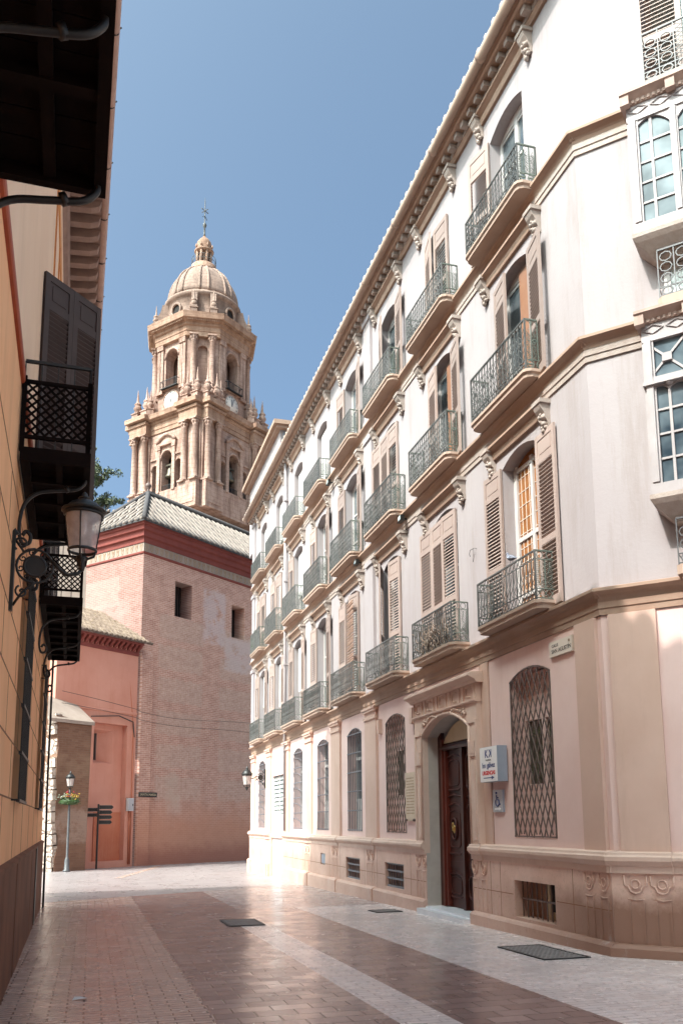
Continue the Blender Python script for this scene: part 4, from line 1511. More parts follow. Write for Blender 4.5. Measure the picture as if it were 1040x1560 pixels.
def mirador(z0, z1, kind):
    a, b = UM - MH, UM + MH
    d = MD
    m = MB()
    n = 5
    pw = (b - a) / n
    for i in range(n + 1):
        c = b - i * pw
        w_ = .05 if 0 < i < n else .07
        c = min(max(c, a + .07), b - .07)
        m.box(c - w_, c + w_, d - .09, d, z0, z1 - .34)
        m.box(c - w_ * .6, c + w_ * .6, d, d + .03, z0 + .1, z1 - .4)
    m.box(a, b, d - .1, d + .02, z0 - .06, z0 + .08)
    m.box(a, b, d - .1, d + .01, z1 - .42, z1 - .34)
    for sd in (a, b):
        s2 = sd - .03 if sd == b else sd
        m.box(s2, s2 + .03, 0, d - .09, z0 - .06, z1 - .34)
        e = sd if sd == b else sd - .015
        for z in (z0 + .15, z0 + .9, z1 - .6):
            m.box(e, e + .015, .05, d - .12, z, z + .5 if z < z1 - .65 else z + .14)
    top = z1 - .42
    if kind == 1:
        m.box(a, b, d - .09, d + .02, z1 - 1.0, z1 - .93)
        m.box(a - .01, b + .01, d - .05, d + .06, z1 - 1.04, z1 - 1.0)
        top = z1 - 1.0
    for i in range(n):
        c0, c1 = b - (i + 1) * pw + .05, b - i * pw - .05
        cc = (c0 + c1) / 2
        m.box(cc - .017, cc + .017, d - .07, d - .02, z0 + .08, top)
        rows = 5 if kind == 0 else 4
        for k in range(1, rows):
            z = z0 + .08 + (top - .12 - z0) * k / rows
            m.box(c0, cc - .017, d - .065, d - .025, z - .014, z + .014)
            m.box(cc + .017, c1, d - .065, d - .025, z - .014, z + .014)
        if kind == 0:   # one segmental head
            hp = [(c0, top)] + [(c0 + (c1 - c0) * t / 8, top - .17 * (2 * t / 8 - 1) ** 2) for t in range(9)] + [(c1, top)]
            m.prism(hp, d - .075, d - .01)
        else:           # twin round heads and crossed transom light
            for h0, h1 in ((c0, cc), (cc, c1)):
                r = (h1 - h0) / 2
                hp = [(h0, top)] + [(h0 + r + r * math.cos(math.pi * (1 - t / 8)), top - .05 - r + r * math.sin(math.pi * t / 8)) for t in range(9)] + [(h1, top)]
                m.prism(hp, d - .075, d - .01)
            m.lathe([(.004, -.05), (.05, -.03), (.05, .03), (.004, .05)], 8, (cc, d, top - .03))
            for q0, q1 in (((c0, z1 - .93), (c1, z1 - .42)), ((c0, z1 - .42), (c1, z1 - .93))):
                m.tube([(q0[0], d - .04, q0[1]), (q1[0], d - .04, q1[1])], .02, 4)
            m.box(cc - .06, cc + .06, d - .07, d - .005, z1 - .73, z1 - .62)
    # frieze with lozenges
    m.box(a, b, 0, d - .01, z1 - .34, z1 - .17)
    for i in range(10):
        c = a + (i + .5) * (b - a) / 10
        m.tube([(c - .13, d, z1 - .255), (c, d, z1 - .2), (c + .13, d, z1 - .255), (c, d, z1 - .315)], .009, 4, True)
    mo = obj('mirador', m, M_['mirador'], PAL, FC)
    obj('glass', MB().box(a + .03, b - .03, d - .052, d - .044, z0, z1 - .38), M_['glass_blue'], mo, FC)
    m = MB()
    c1_ = [(0, z1 - .17), (d + .01, z1 - .17), (d + .03, z1 - .12), (d + .09, z1 - .07), (d + .12, z1 - .05), (d + .12, z1 - .01), (0, z1 + .01)]
    m.extr(c1_, a - .06, b + .06)
    for i in range(44):
        c = a + (i + .5) * (b - a) / 44
        m.box(c - .018, c + .018, d, d + .035, z1 - .16, z1 - .115)
    for i in range(n + 1):
        c = b - i * pw
        m.box(c - .06, c + .06, d, d + .10, z1 - .2, z1 - .03)
    obj('mirador_cornice', m, M_['mirtrim'], mo, FC)
    # tapering tray below
    m = MB()
    t0 = z0 - .06
    vs = [(a, d + .02), (b, d + .02), (b, 0), (a, 0)]
    m.hull([(a + .22, d - .18), (b - .22, d - .18), (b - .22, 0), (a + .22, 0)], t0 - .34, t0 - .12, [(a + .02, d), (b - .02, d), (b - .02, 0), (a + .02, 0)])
    m.hull([(a + .02, d), (b - .02, d), (b - .02, 0), (a + .02, 0)], t0 - .12, t0 - .06, [(a - .02, d + .04), (b + .02, d + .04), (b + .02, 0), (a - .02, 0)])
    m.box(a - .02, b + .02, 0, d + .04, t0 - .06, t0)
    obj('mirador_tray', m, M_['ornament'], mo, FC)


mirador(9.38, 11.42, 0)
mirador(5.74, 8.18, 1)


def corner_balcony(zs, h, top):
    a, b = UM - MH + .22, UM + MH - .22
    m = MB().hull([(a, 0), (a, .28), (a + .06, .33), (b - .06, .33), (b, .28), (b, 0)], zs - .12, zs)
    m.box(a + .05, b - .05, 0, .28, zs - .17, zs - .12)
    bo = obj('balcony', m, M_['slab'], PAL, FC)
    m = MB()
    m.tube([(a + .03, 0, zs + h), (a + .03, .3, zs + h), (b - .03, .3, zs + h), (b - .03, 0, zs + h)], .016, 4)
    for z in (.02, .14):
        m.tube([(a + .03, 0, zs + z), (a + .03, .3, zs + z), (b - .03, .3, zs + z), (b - .03, 0, zs + z)], .011, 4)
    n = 12
    for i in range(n + 1):
        u = a + .03 + (b - a - .06) * i / n
        m.tube([(u, .3, zs), (u, .3, zs + h)], .011, 4)
        if i < n:
            c = u + (b - a - .06) / n / 2
            m.tube([(c + .07 * math.cos(q), .3, zs + .08 + .055 * math.sin(q)) for q in [j * math.pi / 4 for j in range(8)]], .012, 4, True)
            if i < 2 or i >= n - 2 or not top:
                for zc in (.26, .42, .57):
                    if zc < h - .08:
                        m.tube([(c + .075 * math.cos(q), .3, zs + zc + .065 * math.sin(q)) for q in [j * math.pi / 4 for j in range(8)]], .010, 4, True)
            else:
                for j in range(9):
                    z = .17 + j * .065
                    if z + .1 < h:
                        m.tube([(c - .08, .3, zs + z), (c + .08, .3, zs + z + .09)], .005, 4)
                        m.tube([(c - .08, .3, zs + z + .09), (c + .08, .3, zs + z)], .005, 4)
    obj('railing', m, M_['dark_iron'], bo, FC)
    # glazed doors set back behind it
    m = MB()
    z1 = zs + (2.3 if top else .95)
    n = 4
    for i in range(n + 1):
        u = a + .1 + (b - a - .2) * i / n
        m.box(u - .04, u + .04, .005, .06, zs, z1)
    for z in (zs + .1, zs + .55, z1 - .04):
        m.box(a + .06, b - .06, .006, .05, z - .03, z + .03)
    fo = obj('balcony_door', m, M_['frame'], PAL, FC)
    obj('pane', MB().box(a + .08, b - .08, .004, .02, zs + .02, z1 - .02), M_['glass_block'], fo, FC)


corner_balcony(8.38, .68, False)
corner_balcony(4.76, .60, False)
corner_balcony(11.6, .75, True)
for u in (UM + MH - .75, UM - MH + .15):
    obj('shutter', SH[2], None, PAL, FC @ T(u, .09, 11.62))
# ------------------------------------------------------------------ signs on the palace
def plate(name, label, cat, u0, u1, z0, z1, d0, d1, mf, ms, frame=F):
    t = thing(name, label, cat, frame @ T((u0 + u1) / 2, d0, z0))
    obj('case', MB().box(u0, u1, d0, d1 - .004, z0, z1), ms, t, frame)
    obj('face', MB().box(u0 + .003, u1 - .003, d1 - .004, d1, z0 + .003, z1 - .003), mf, t, frame)
    return t


t = plate('clinic_sign', 'white clinic light box with navy lettering, red URGENCIAS and an arrow beside the wooden door', 'sign', 12.68, 13.32, 2.25, 2.82, .02, .2, M_['sign_white'], M_['sign_side'])
cu_ = 13.0
text('emblem', 'K', .18, M_['navy'], on_wall(F, cu_ + .07, .2, 2.70), t, bold=.004)
text('emblem', 'K', .18, M_['navy'], on_wall(F, cu_ - .07, .2, 2.70) @ Matrix.Diagonal((-1, 1, 1, 1)), t, bold=.004)
text('small_lettering', 'hospitales', .05, M_['ink'], on_wall(F, cu_, .2, 2.605), t)
text('name_lettering', 'hm gálvez', .118, M_['navy'], on_wall(F, cu_, .2, 2.515), t, bold=.003)
text('red_lettering', 'URGENCIAS', .088, M_['red_paint'], on_wall(F, cu_, .2, 2.39), t, bold=.004)
m = MB().box(cu_ - .11, cu_ + .19, .2, .204, 2.306, 2.32)
m.prism([(cu_ - .11, 2.283), (cu_ - .21, 2.313), (cu_ - .11, 2.343)], .2, .204)
obj('arrow', m, M_['navy'], t, F)
m = MB().lathe([(.001, 0), (.018, 0), (.018, .003), (.001, .003)], 12, (0, 0, 0))
obj('white_dot', m, M_['sign_white'], t, on_wall(F, cu_, .2, 2.70))

t = plate('access_sign', 'small grey wheelchair access sign with blue symbol under the white clinic sign', 'sign', 12.86, 13.22, 1.76, 2.12, .0, .04, M_['sign_grey'], M_['sign_side'])
c, zc = 13.04, 1.95
m = MB()
m.tube([(c + .065 * math.cos(a), .042, zc - .03 + .065 * math.sin(a)) for a in [R(150 + i * 22) for i in range(12)]], .011, 5)
m.tube([(c + .025, .042, zc + .085), (c + .022, .042, zc + .01), (c - .045, .042, zc + .005), (c - .07, .042, zc - .07), (c - .1, .042, zc - .06)], .012, 5)
m.tube([(c + .024, .042, zc + .045), (c - .035, .042, zc + .045)], .010, 5)
m.lathe([(.003, -.018), (.016, -.01), (.02, 0), (.016, .01), (.003, .018)], 8, (c + .025, .045, zc + .12))
obj('wheelchair_symbol', m, M_['navy'], t, F)
m = MB().box(c - .06, c + .11, .04, .043, 1.80, 1.825)
m.prism([(c - .06, 1.785), (c - .12, 1.8125), (c - .06, 1.84)], .04, .043)
obj('arrow', m, M_['sign_white'], t, F)

t = plate('street_name_plate', 'pale ceramic street name plate lettered CALLE SAN AGUSTÍN high near the corner', 'sign', 10.53, 11.16, 3.965, 4.19, .0, .045, M_['tile_plate'], M_['tile_plate'])
text('lettering', 'CALLE', .065, M_['ink'], on_wall(F, 11.08, .046, 4.12), t, 'LEFT')
text('lettering', 'SAN AGUSTÍN', .085, M_['ink'], on_wall(F, 11.09, .046, 4.04), t, 'LEFT')
m = MB().lathe([(.001, 0), (.022, 0), (.022, .003), (.001, .003)], 10)
obj('crest', m, M_['engrave'], t, on_wall(F, 10.6, .045, 4.13))

t = thing('memorial_plaque', 'tall aged marble memorial plaque between the wooden door and a lattice grille window', 'plaque', F @ T(17.08, 0, 1.62))
m = MB().box(16.79, 17.36, .0, .05, 1.66, 2.62)
m.box(16.83, 17.32, .0, .045, 1.62, 1.66)
m.cur = 1
rnd = random.Random(9)
for i in range(13):
    z = 2.5 - i * .06
    u = 17.3
    while u > 16.86:
        w_ = rnd.uniform(.03, .085)
        m.box(max(u - w_, 16.84), u, .05, .0525, z - .012, z + .012)
        u -= w_ + .022
obj('slab', m, [M_['plaque'], M_['engrave']], t, F)
m = MB()
for q in (16.84, 17.31):
    m.lathe([(.004, -.03), (.03, -.02), (.035, 0), (.03, .02), (.004, .03)], 8, (q, .06, 1.64))
obj('bracket', m, M_['brown_iron'], t, F)


# lantern shared by the wall lamps and the lamp post
def lantern(parent, M, s, sz=None, cz=None):
    sz = sz or s * 1.25
    cz = cz or s * .8
    m = MB()
    m.lathe([(.165, .0), (.165, .02), (.19, .03), (.205, .055), (.20, .075), (.17, .09), (.165, .11), (.13, .17), (.085, .21), (.05, .225), (.045, .25), (.06, .262), (.05, .28), (.03, .30), (.025, .34), (.012, .36), (.004, .37)], 18)
    cap = obj('lamp_cap', m, M_['black_iron'], parent, M @ Matrix.Diagonal((s * .94, s * .94, cz, 1)))
    m = MB()
    for i in range(4):
        a = i * math.pi / 2 - 1.75
        m.tube([(.16 * math.cos(a), .16 * math.sin(a), .01), (.115 * math.cos(a), .115 * math.sin(a), -.25)], .007, 4)
    for r, z in ((.162, .0), (.117, -.25)):
        m.tube([(r * math.cos(i * math.pi / 9), r * math.sin(i * math.pi / 9), z) for i in range(18)], .011, 5, True)
    for i in range(4):
        a = i * math.pi / 2 - 1.75
        m.tube([(.115 * math.cos(a), .115 * math.sin(a), -.25), (.10 * math.cos(a), .10 * math.sin(a), -.29), (.04 * math.cos(a), .04 * math.sin(a), -.31), (.03 * math.cos(a), .03 * math.sin(a), -.36)], .01, 5)
    m.lathe([(.002, -.40), (.02, -.39), (.03, -.36), (.03, -.33), (.05, -.31), (.05, -.295), (.002, -.29)], 12)
    obj('lantern_frame', m, M_['black_iron'], parent, M @ Matrix.Diagonal((s, s, sz, 1)))
    m = MB()
    vs, fs = [], []
    for i in range(18):
        a = 2 * math.pi * i / 18
        vs += [(.155 * math.cos(a), .155 * math.sin(a), .0), (.112 * math.cos(a), .112 * math.sin(a), -.25)]
    for i in range(18):
        j = (i + 1) % 18
        fs.append((2 * i, 2 * j, 2 * j + 1, 2 * i + 1))
    m.add(vs, fs, True)
    obj('lamp_glass', m, M_['lamp_glass'], parent, M @ Matrix.Diagonal((s, s, sz, 1)))
    m = MB().lathe([(.002, -.16), (.025, -.14), (.035, -.1), (.03, -.05), (.02, 0), (.002, .01)], 10)
    obj('bulb', m, M_['sign_white'], parent, M @ Matrix.Diagonal((s, s, sz, 1)))


def spiral(m, c, r0, a0, turns, r, d=0.0, n=16, sgn=1):
    pts = []
    for i in range(n + 1):
        t = i / n
        a = a0 + sgn * turns * 2 * math.pi * t
        rr = r0 * (1 - .8 * t)
        pts.append((d, c[0] + rr * math.cos(a), c[1] + rr * math.sin(a)))
    m.tube(pts, r, 5)


def wall_lamp(frame, u, z, out, s, label, zl=None, sz=None, cz=None):
    """z is the top of the glass; u, d in wall frame"""
    M = frame @ T(u, 0, z - .3)
    t = thing('wall_lamp', label, 'street lamp', M)
    m = MB()
    m.box(-.035, .035, 0, .03, -.45, .26)
    m.lathe([(.002, -.02), (.04, 0), (.002, .05)], 8, (0, .02, .26))
    obj('back_plate', m, M_['black_iron'], t, M)
    m = MB()
    rx, rz = .2, -.03
    for rr, th in ((.155, .012), (.09, .016)):
        m.tube([(0, rx + rr * math.cos(a), rz + rr * math.sin(a)) for a in [i * math.pi / 10 for i in range(20)]], th, 5, True)
    vs = [(-.01, rx + .085 * math.cos(i * math.pi / 8), rz + .085 * math.sin(i * math.pi / 8)) for i in range(16)]
    vs += [(.01, p[1], p[2]) for p in vs]
    m.add(vs, [tuple(range(16)), tuple(range(16, 32))] + [(i, (i + 1) % 16, 16 + (i + 1) % 16, 16 + i) for i in range(16)])
    for i in range(8):
        a = i * math.pi / 4 + .2
        spiral(m, (rx + .122 * math.cos(a), rz + .122 * math.sin(a)), .032, a, 1.1, .007)
    spiral(m, (.08, .17), .07, -2.2, 1.2, .011, sgn=-1)
    spiral(m, (.1, -.27), .06, 2.0, 1.2, .010)
    spiral(m, (.36, -.13), .05, 3.0, 1.2, .010, sgn=-1)
    m.tube([(0, .03, .2), (0, .1, .1), (0, .14, .12), (0, .2, .13)], .012, 5)
    m.tube([(0, .03, -.4), (0, .1, -.28), (0, .18, -.2), (0, .22, -.18)], .012, 5)
    m.tube([(0, rx + .14, rz + .06), (0, rx + .22, rz - .02), (0, out - .12, rz - .06), (0, out - .03, rz - .04), (0, out, rz + .0)], .018, 6)
    obj('scroll_bracket', m, M_['black_iron'], t, M)
    lantern(t, frame @ T(u, out, zl or z), s, sz, cz)
    return t


# ------------------------------------------------------------------ ochre house on the left
LA = R(1.22)
FL = FR(-.6, 0, math.cos(LA), math.sin(LA))     # u = -s
LS1 = 20.6
LEFT = thing('ochre_house', 'ochre and cream house with dark wooden balconies and a clay gutter along its eaves', 'building', FL @ T(-10, 0, -.1))
LZ = 12.95
lw_h = [rect(-11.15, -9.65, 1.88, 4.4), rect(-17.4, -15.9, 1.88, 4.4)]
m = MB().wall(rect(-LS1, 18, -.8, 5.7), lw_h, 0, .3)
obj('lower_wall', m, M_['ochre'], LEFT, FL)
up_h = [arch(-11.5, -10.2, 5.75, 8.2, .1), arch(-3.9, -2.4, 5.75, 8.2, .1), arch(-15.2, -14.0, 5.75, 8.2, .1), arch(-17.9, -16.7, 5.75, 8.2, .1)]
m = MB().wall(rect(-LS1, 18, 5.7, 12.9), up_h, .02, .3)
obj('upper_wall', m, M_['cream'], LEFT, FL)
FE = FL @ T(-LS1, 0, 0) @ RZ(math.pi / 2)
FE = FR(*(FL @ Vector((-LS1, 0, 0))).xy, -math.sin(LA), math.cos(LA))
m = MB().wall(rect(-11, 0, -.8, 12.9), [], 0, 0)
obj('end_wall', m, M_['cream'], LEFT, FE)
obj('back_wall', MB().wall(rect(-LS1, 18, -.8, 12.9), [], -11, 0), M_['cream'], LEFT, FL)
# coloured bands: red string course and orange surrounds
m = MB().extr([(0, 5.64), (.025, 5.65), (.035, 5.67), (.035, 5.75), (0, 5.77)], -LS1, 18)
obj('string_course', m, M_['redband'], LEFT, FL)
m = MB()
for a, b in ((-11.95, -11.65), (-2.2, -1.9)):
    m.box(a, b, .02, .035, 5.8, 8.7)
m.box(-LS1, 18, .02, .036, 11.2, 11.6)
for s in (12.4, 14.0, 20.3):
    m.box(-s - .3, -s, .02, .034, 5.8, 11.2)
obj('painted_bands', m, M_['orangeband'], LEFT, FL)
m = MB()
for s in (12.42, 14.02, 20.32):
    m.box(-s - .06, -s + .0, .02, .038, 5.8, 11.2)
obj('painted_lines', m, M_['redband'], LEFT, FL)
m = MB()
for z in (1.89, 2.45, 3.0, 3.54, 4.09, 4.62):
    m.box(-LS1, 10, 0, .003, z - .008, z + .008)
for r_, (z0, z1) in enumerate(((1.25, 1.89), (1.89, 2.45), (2.45, 3.0), (3.0, 3.54), (3.54, 4.09), (4.09, 4.62))):
    s = 3.0 + (r_ % 2) * .9
    while s < LS1:
        m.box(-s - .006, -s + .006, 0, .0028, z0, z1)
        s += 1.8
obj('ashlar_joints', m, M_['joint'], LEFT, FL)
m = MB()
s = -6.0
rnd = random.Random(4)
while s < LS1 - .1:
    s2 = min(s + rnd.uniform(.55, .8), LS1)
    dd = .045 + rnd.uniform(-.004, .004)
    m.box(-s2 + .003, -s - .003, -.01, dd, -.8, 1.2)
    s = s2
m.extr([(0, 1.2), (.06, 1.2), (.06, 1.235), (0, 1.26)], -LS1, 6)
obj('dado', m, M_['dadostone'], LEFT, FL)
m = MB()
m.box(-16.75, -16.3, .02, .06, -.1, 1.22)
obj('dado_hatch', m, M_['black_iron'], LEFT, FL)
m = MB().tube([(-LS1 + .12, .07, 12.6), (-LS1 + .12, .07, 2.6), (-LS1 + .1, .09, 1.3), (-LS1 + .1, .1, -.5)], .024, 6)
obj('corner_pipe', m, M_['black_iron'], LEFT, FL)
# barred ground windows
for a, b in ((-11.15, -9.65), (-17.4, -15.9)):
    c = (a + b) / 2
    M = FL @ T(c, 0, 1.88)
    m = MB()
    for q0, q1 in ((-.75, -.68), (.68, .75), (-.05, .05)):
        m.box(q0, q1, -.26, -.2, 0, 2.52)
    m.box(-.75, .75, -.255, -.205, 1.2, 1.27)
    wf = obj('window', m, M_['purple_wood'], LEFT, M)
    obj('pane', MB().box(-.74, .74, -.29, -.27, 0, 2.52), M_['glass'], wf, M)
    m = MB()
    for i in range(13):
        u = -.72 + 1.44 * i / 12
        m.tube([(u, .07, -.02), (u, .07, 2.5)], .010, 4)
    for i in range(6):
        m.box(-.76, .76, .05, .085, -.02 + i * .5, .01 + i * .5)
    for q in (-.75, .75):
        for z in (0, 2.5):
            m.tube([(q, -.05, z), (q, .07, z)], .012, 4)
    obj('window_grille', m, M_['black_iron'], wf, M)


def wood_balcony(s0, s1, brackets):
    c = -(s0 + s1) / 2
    hl = (s1 - s0) / 2
    M = FL @ T(c, 0, 4.9)
    dp = .64
    m = MB()
    m.box(-hl, hl, dp - .06, dp, 0, .13)
    m.box(-hl, -hl + .05, .02, dp - .06, 0, .13)
    m.box(hl - .05, hl, .02, dp - .06, 0, .13)
    m.box(-hl + .05, hl - .05, .02, .10, 0.0, .1)
    n = int(2 * hl / .19)
    for i in range(n):
        u = -hl + .05 + (2 * hl - .1) * i / n
        m.box(u + .004, u + (2 * hl - .1) / n - .004, .02, dp - .06, .075, .105)
    k = int(2 * hl / .55)
    for i in range(1, k):
        u = -hl + 2 * hl * i / k
        m.box(u - .035, u + .035, .10, dp - .06, .01, .075)
    m.box(-hl + .05, hl - .05, .33, .39, .02, .075)
    b = obj('balcony', m, M_['dark_wood'], LEFT, M)
    m = MB()
    H = .98
    P = [(-hl + .03, .03), (-hl + .03, dp - .03), (hl - .03, dp - .03), (hl - .03, .03)]
    for i in range(3):
        (x0, y0), (x1, y1) = P[i], P[i + 1]
        L = math.hypot(x1 - x0, y1 - y0)
        dx, dy = (x1 - x0) / L, (y1 - y0) / L
        m.tube([(x0, y0, H), (x1, y1, H)], .02, 4)
        nn = max(4, int(L / .13))
        for j in range(nn + 1):
            t = L * j / nn
            m.tube([(x0 + dx * t, y0 + dy * t, .1), (x0 + dx * t, y0 + dy * t, H)], .008, 4)
    obj('railing', m, M_['black_iron'], b, M)
    m = MB()
    for i in range(3):
        (x0, y0), (x1, y1) = P[i], P[i + 1]
        L = math.hypot(x1 - x0, y1 - y0)
        dx, dy = (x1 - x0) / L, (y1 - y0) / L
        z0, z1 = .24, .78
        for z in (z0, z1):
            m.tube([(x0, y0, z), (x1, y1, z)], .022, 4)
        for t in (0, L):
            m.tube([(x0 + dx * t, y0 + dy * t, .1), (x0 + dx * t, y0 + dy * t, z1 + .05)], .03, 4)
        q = -(z1 - z0)
        while q < L:
            for sg in (0, 1):
                ta, tb = q, q + (z1 - z0)
                za, zb = (z0, z1) if sg == 0 else (z1, z0)
                if ta < 0:
                    za = za + (zb - za) * (-ta) / (tb - ta)
                    ta = 0
                if tb > L:
                    zb = za + (zb - za) * (L - ta) / (tb - ta)
                    tb = L
                if tb - ta > .01:
                    m.tube([(x0 + dx * ta, y0 + dy * ta, za), (x0 + dx * tb, y0 + dy * tb, zb)], .012, 4)
            q += .082
    obj('lattice', m, M_['dark_wood'], b, M)
    for s in brackets:
        m = MB()
        u = -s - c
        m.tube(curve([(u, .06, -.60), (u, .09, -.56), (u, .13, -.60), (u, .12, -.67), (u, .06, -.68), (u, .03, -.58), (u, .03, -.44), (u, .07, -.28), (u, .18, -.17), (u, .36, -.13), (u, .52, -.10), (u, .59, -.04), (u, .6, .02)]), .019, 6)
        m.tube([(u, .42, -.115), (u, .45, -.10)], .034, 6)
        obj('iron_bracket', m, M_['black_iron'], b, M)
    return b


wood_balcony(1.0, 4.28, (3.2, 4.2))
wood_balcony(7.95, 10.3, (8.3, 10.0))
wood_balcony(13.45, 18.3, (13.8, 16.2, 18.0))
# balcony windows and dark shutters
for c, hw in ((-10.85, .65), (-3.15, .75), (-14.6, .6), (-17.3, .6)):
    M = FL @ T(c, -.2, 4.95)
    m = MB()
    for q0, q1 in ((-hw, -hw + .08), (hw - .08, hw), (-.05, .05)):
        m.box(q0, q1, -.06, 0, 0, 3.3)
    m.box(-hw, hw, -.055, -.005, 1.0, 1.08)
    m.box(-hw, hw, -.055, -.005, 2.3, 2.38)
    wf = obj('window', m, M_['purple_wood'], LEFT, M)
    obj('pane', MB().box(-hw + .02, hw - .02, -.05, -.04, 0, 3.28), M_['glass'], wf, M)
sm_ = shutter_mb(3.2, .46).mesh('shutter')
sm_.materials.append(M_['purple_wood'])
hx = -10.08
obj('shutter', sm_, None, LEFT, FL @ T(hx, .04, 4.98) @ RZ(math.pi - R(45)))
obj('shutter', sm_, None, LEFT, FL @ T(hx - .46 * math.cos(R(45)), .04 + .46 * math.sin(R(45)), 4.98) @ RZ(math.pi - R(46)))
for c in (-14.0, -16.7):
    obj('shutter', sm_, None, LEFT, FL @ T(c, .05, 4.98) @ RZ(R(6)))
for c in (-15.2, -17.9):
    obj('shutter', sm_, None, LEFT, FL @ T(c, .05, 4.98) @ RZ(math.pi - R(6)))
# eaves
m = MB()
m.box(-LS1 - .1, 18, .02, .72, 12.78, 12.84)
obj('soffit', m, M_['soffit'], LEFT, FL)
m = MB()
s = -17.5
while s < LS1:
    m.extr([(.02, 12.55), (.5, 12.6), (.64, 12.66), (.68, 12.775), (.02, 12.775)], -s - .08, -s + .08)
    s += .42
m.extr([(.02, 12.3), (.1, 12.35), (.14, 12.5), (.14, 12.54), (.02, 12.54)], -LS1, 18)
obj('rafters', m, M_['soffit'], LEFT, FL)
m = MB().tube([(-LS1 - .12, .735, 12.84), (18, .735, 12.84)], .08, 8)
obj('gutter', m, M_['clay'], LEFT, FL)
s = -5
while s < LS1:
    m = MB()
    m.tube([(-s, .72 + .085 * math.cos(a), 12.84 + .085 * math.sin(a)) for a in [i * math.pi / 5 - 2.6 for i in range(8)]], .012, 4)
    m.tube([(-s, .8, 12.88), (-s, .83, 12.91)], .012, 4)
    s += 1.35
    obj('gutter_clip', m, M_['black_iron'], LEFT, FL)
m = MB()
m.add([(-LS1 - .1, .72, 12.85), (18, .72, 12.85), (18, -5.2, 14.6), (-LS1 - .1, -5.2, 14.6), (18, -11, 12.85), (-LS1 - .1, -11, 12.85)], [(0, 1, 2, 3), (3, 2, 4, 5)])
m.add([(-LS1 - .1, .72, 12.85), (-LS1 - .1, -5.2, 14.6), (-LS1 - .1, -11, 12.85)], [(0, 1, 2)])
obj('roof', m, M_['tile_lichen'], LEFT, FL)
m = MB()
s = -6
while s < LS1:
    m.tube([(-s, .73, 13.05), (-s, -2.6, 14.05)], .135, 8)
    s += .40
obj('roof_tiles', m, M_['tile_lichen'], LEFT, FL)

wall_lamp(FL, -7.95, 4.24, .60, 1.05, 'large black iron lantern on a scrolled bracket on the ochre house wall', 4.43, 1.36, .60)
wall_lamp(F, 33.1, 3.62, .72, 1.15, 'small lantern on a scroll bracket at the far end of the white palace', 3.36, 1.45, 1.0)

# ------------------------------------------------------------------ brick church at the end of the street
C0 = Vector((2.13, 45, 0))
rn, ln = Vector((.64, -.768, 0)), Vector((-.768, -.64, 0))
rd, ld = Vector((.768, .64, 0)), Vector((-.64, .768, 0))
FRR = FR(C0.x, C0.y, rn.x, rn.y)        # shade face, u = -s
FLL = FR(C0.x, C0.y, ln.x, ln.y)        # sunny face, u = distance from the corner
CH = thing('brick_church', 'tall old brick church block with red cornice and striped tiled roof at street end', 'church', T(C0.x + 4, C0.y + 5, -.6))
NW, NL = 4.5, 30.0
ch_h = [rect(-3.65, -2.34, 12.62, 14.6), rect(-8.12, -6.96, 12.25, 14.2)]
obj('shade_wall', MB().wall(rect(-NL, 0, -1.5, 17.2), ch_h, 0, .95), M_['brickR'], CH, FRR)
obj('sunny_wall', MB().wall(rect(0, NW, -1.5, 17.2), [], 0, 0), M_['brickL'], CH, FLL)
m = MB().extr([(0, -1.5), (.16, -1.5), (.16, 9.9), (0, 10.4)], -.75, 0.0)
obj('corner_quoin', m, M_['brickR'], CH, FRR)
bk = MB()
p3 = C0 + rd * NL
p4 = C0 + rd * NL + ld * NW
p5 = C0 + ld * NW
bk.quad((p3.x, p3.y, -1.5), (p4.x, p4.y, -1.5), (p4.x, p4.y, 17.2), (p3.x, p3.y, 17.2))
bk.quad((p4.x, p4.y, -1.5), (p5.x, p5.y, -1.5), (p5.x, p5.y, 17.2), (p4.x, p4.y, 17.2))
obj('back_wall', bk, M_['brickL'], CH)
for u, z in ((-2.99, 12.62), (-7.54, 12.25)):
    M = FRR @ T(u, -.8, z)
    m = MB()
    for q in (-.6, .54):
        m.box(q, q + .06, -.06, .0, 0, 1.95)
    m.box(-.03, .03, -.05, -.01, 0, 1.95)
    wf = obj('window', m, M_['dark_wood'], CH, M)
    obj('pane', MB().box(-.66, .66, -.1, -.06, 0, 2), M_['dark'], wf, M)
    m = MB()
    for i in range(7):
        m.tube([(-.5 + i / 6, .03, 0), (-.5 + i / 6, .03, 1.97)], .015, 4)
    obj('bars', m, M_['brown_iron'], wf, M)
    obj('reveal_plaster', MB().wall(rect(u - .67, u + .67, z - .01, z + 1.99), [rect(u - .655, u + .655, z + .001, z + 1.97)], -.02, .8), M_['brickL'], CH, FRR)
def around(mb, prof):
    """stacked plates round the whole block, (offset, z)"""
    def poly(o):
        return [tuple((C0 + rd * a + ld * b_).xy) for a, b_ in ((-o, -o), (NL + o, -o), (NL + o, NW + o), (-o, NW + o))]
    for (o0, z0), (o1, z1) in zip(prof, prof[1:]):
        mb.hull(poly(o0), z0, z1, poly(o1))


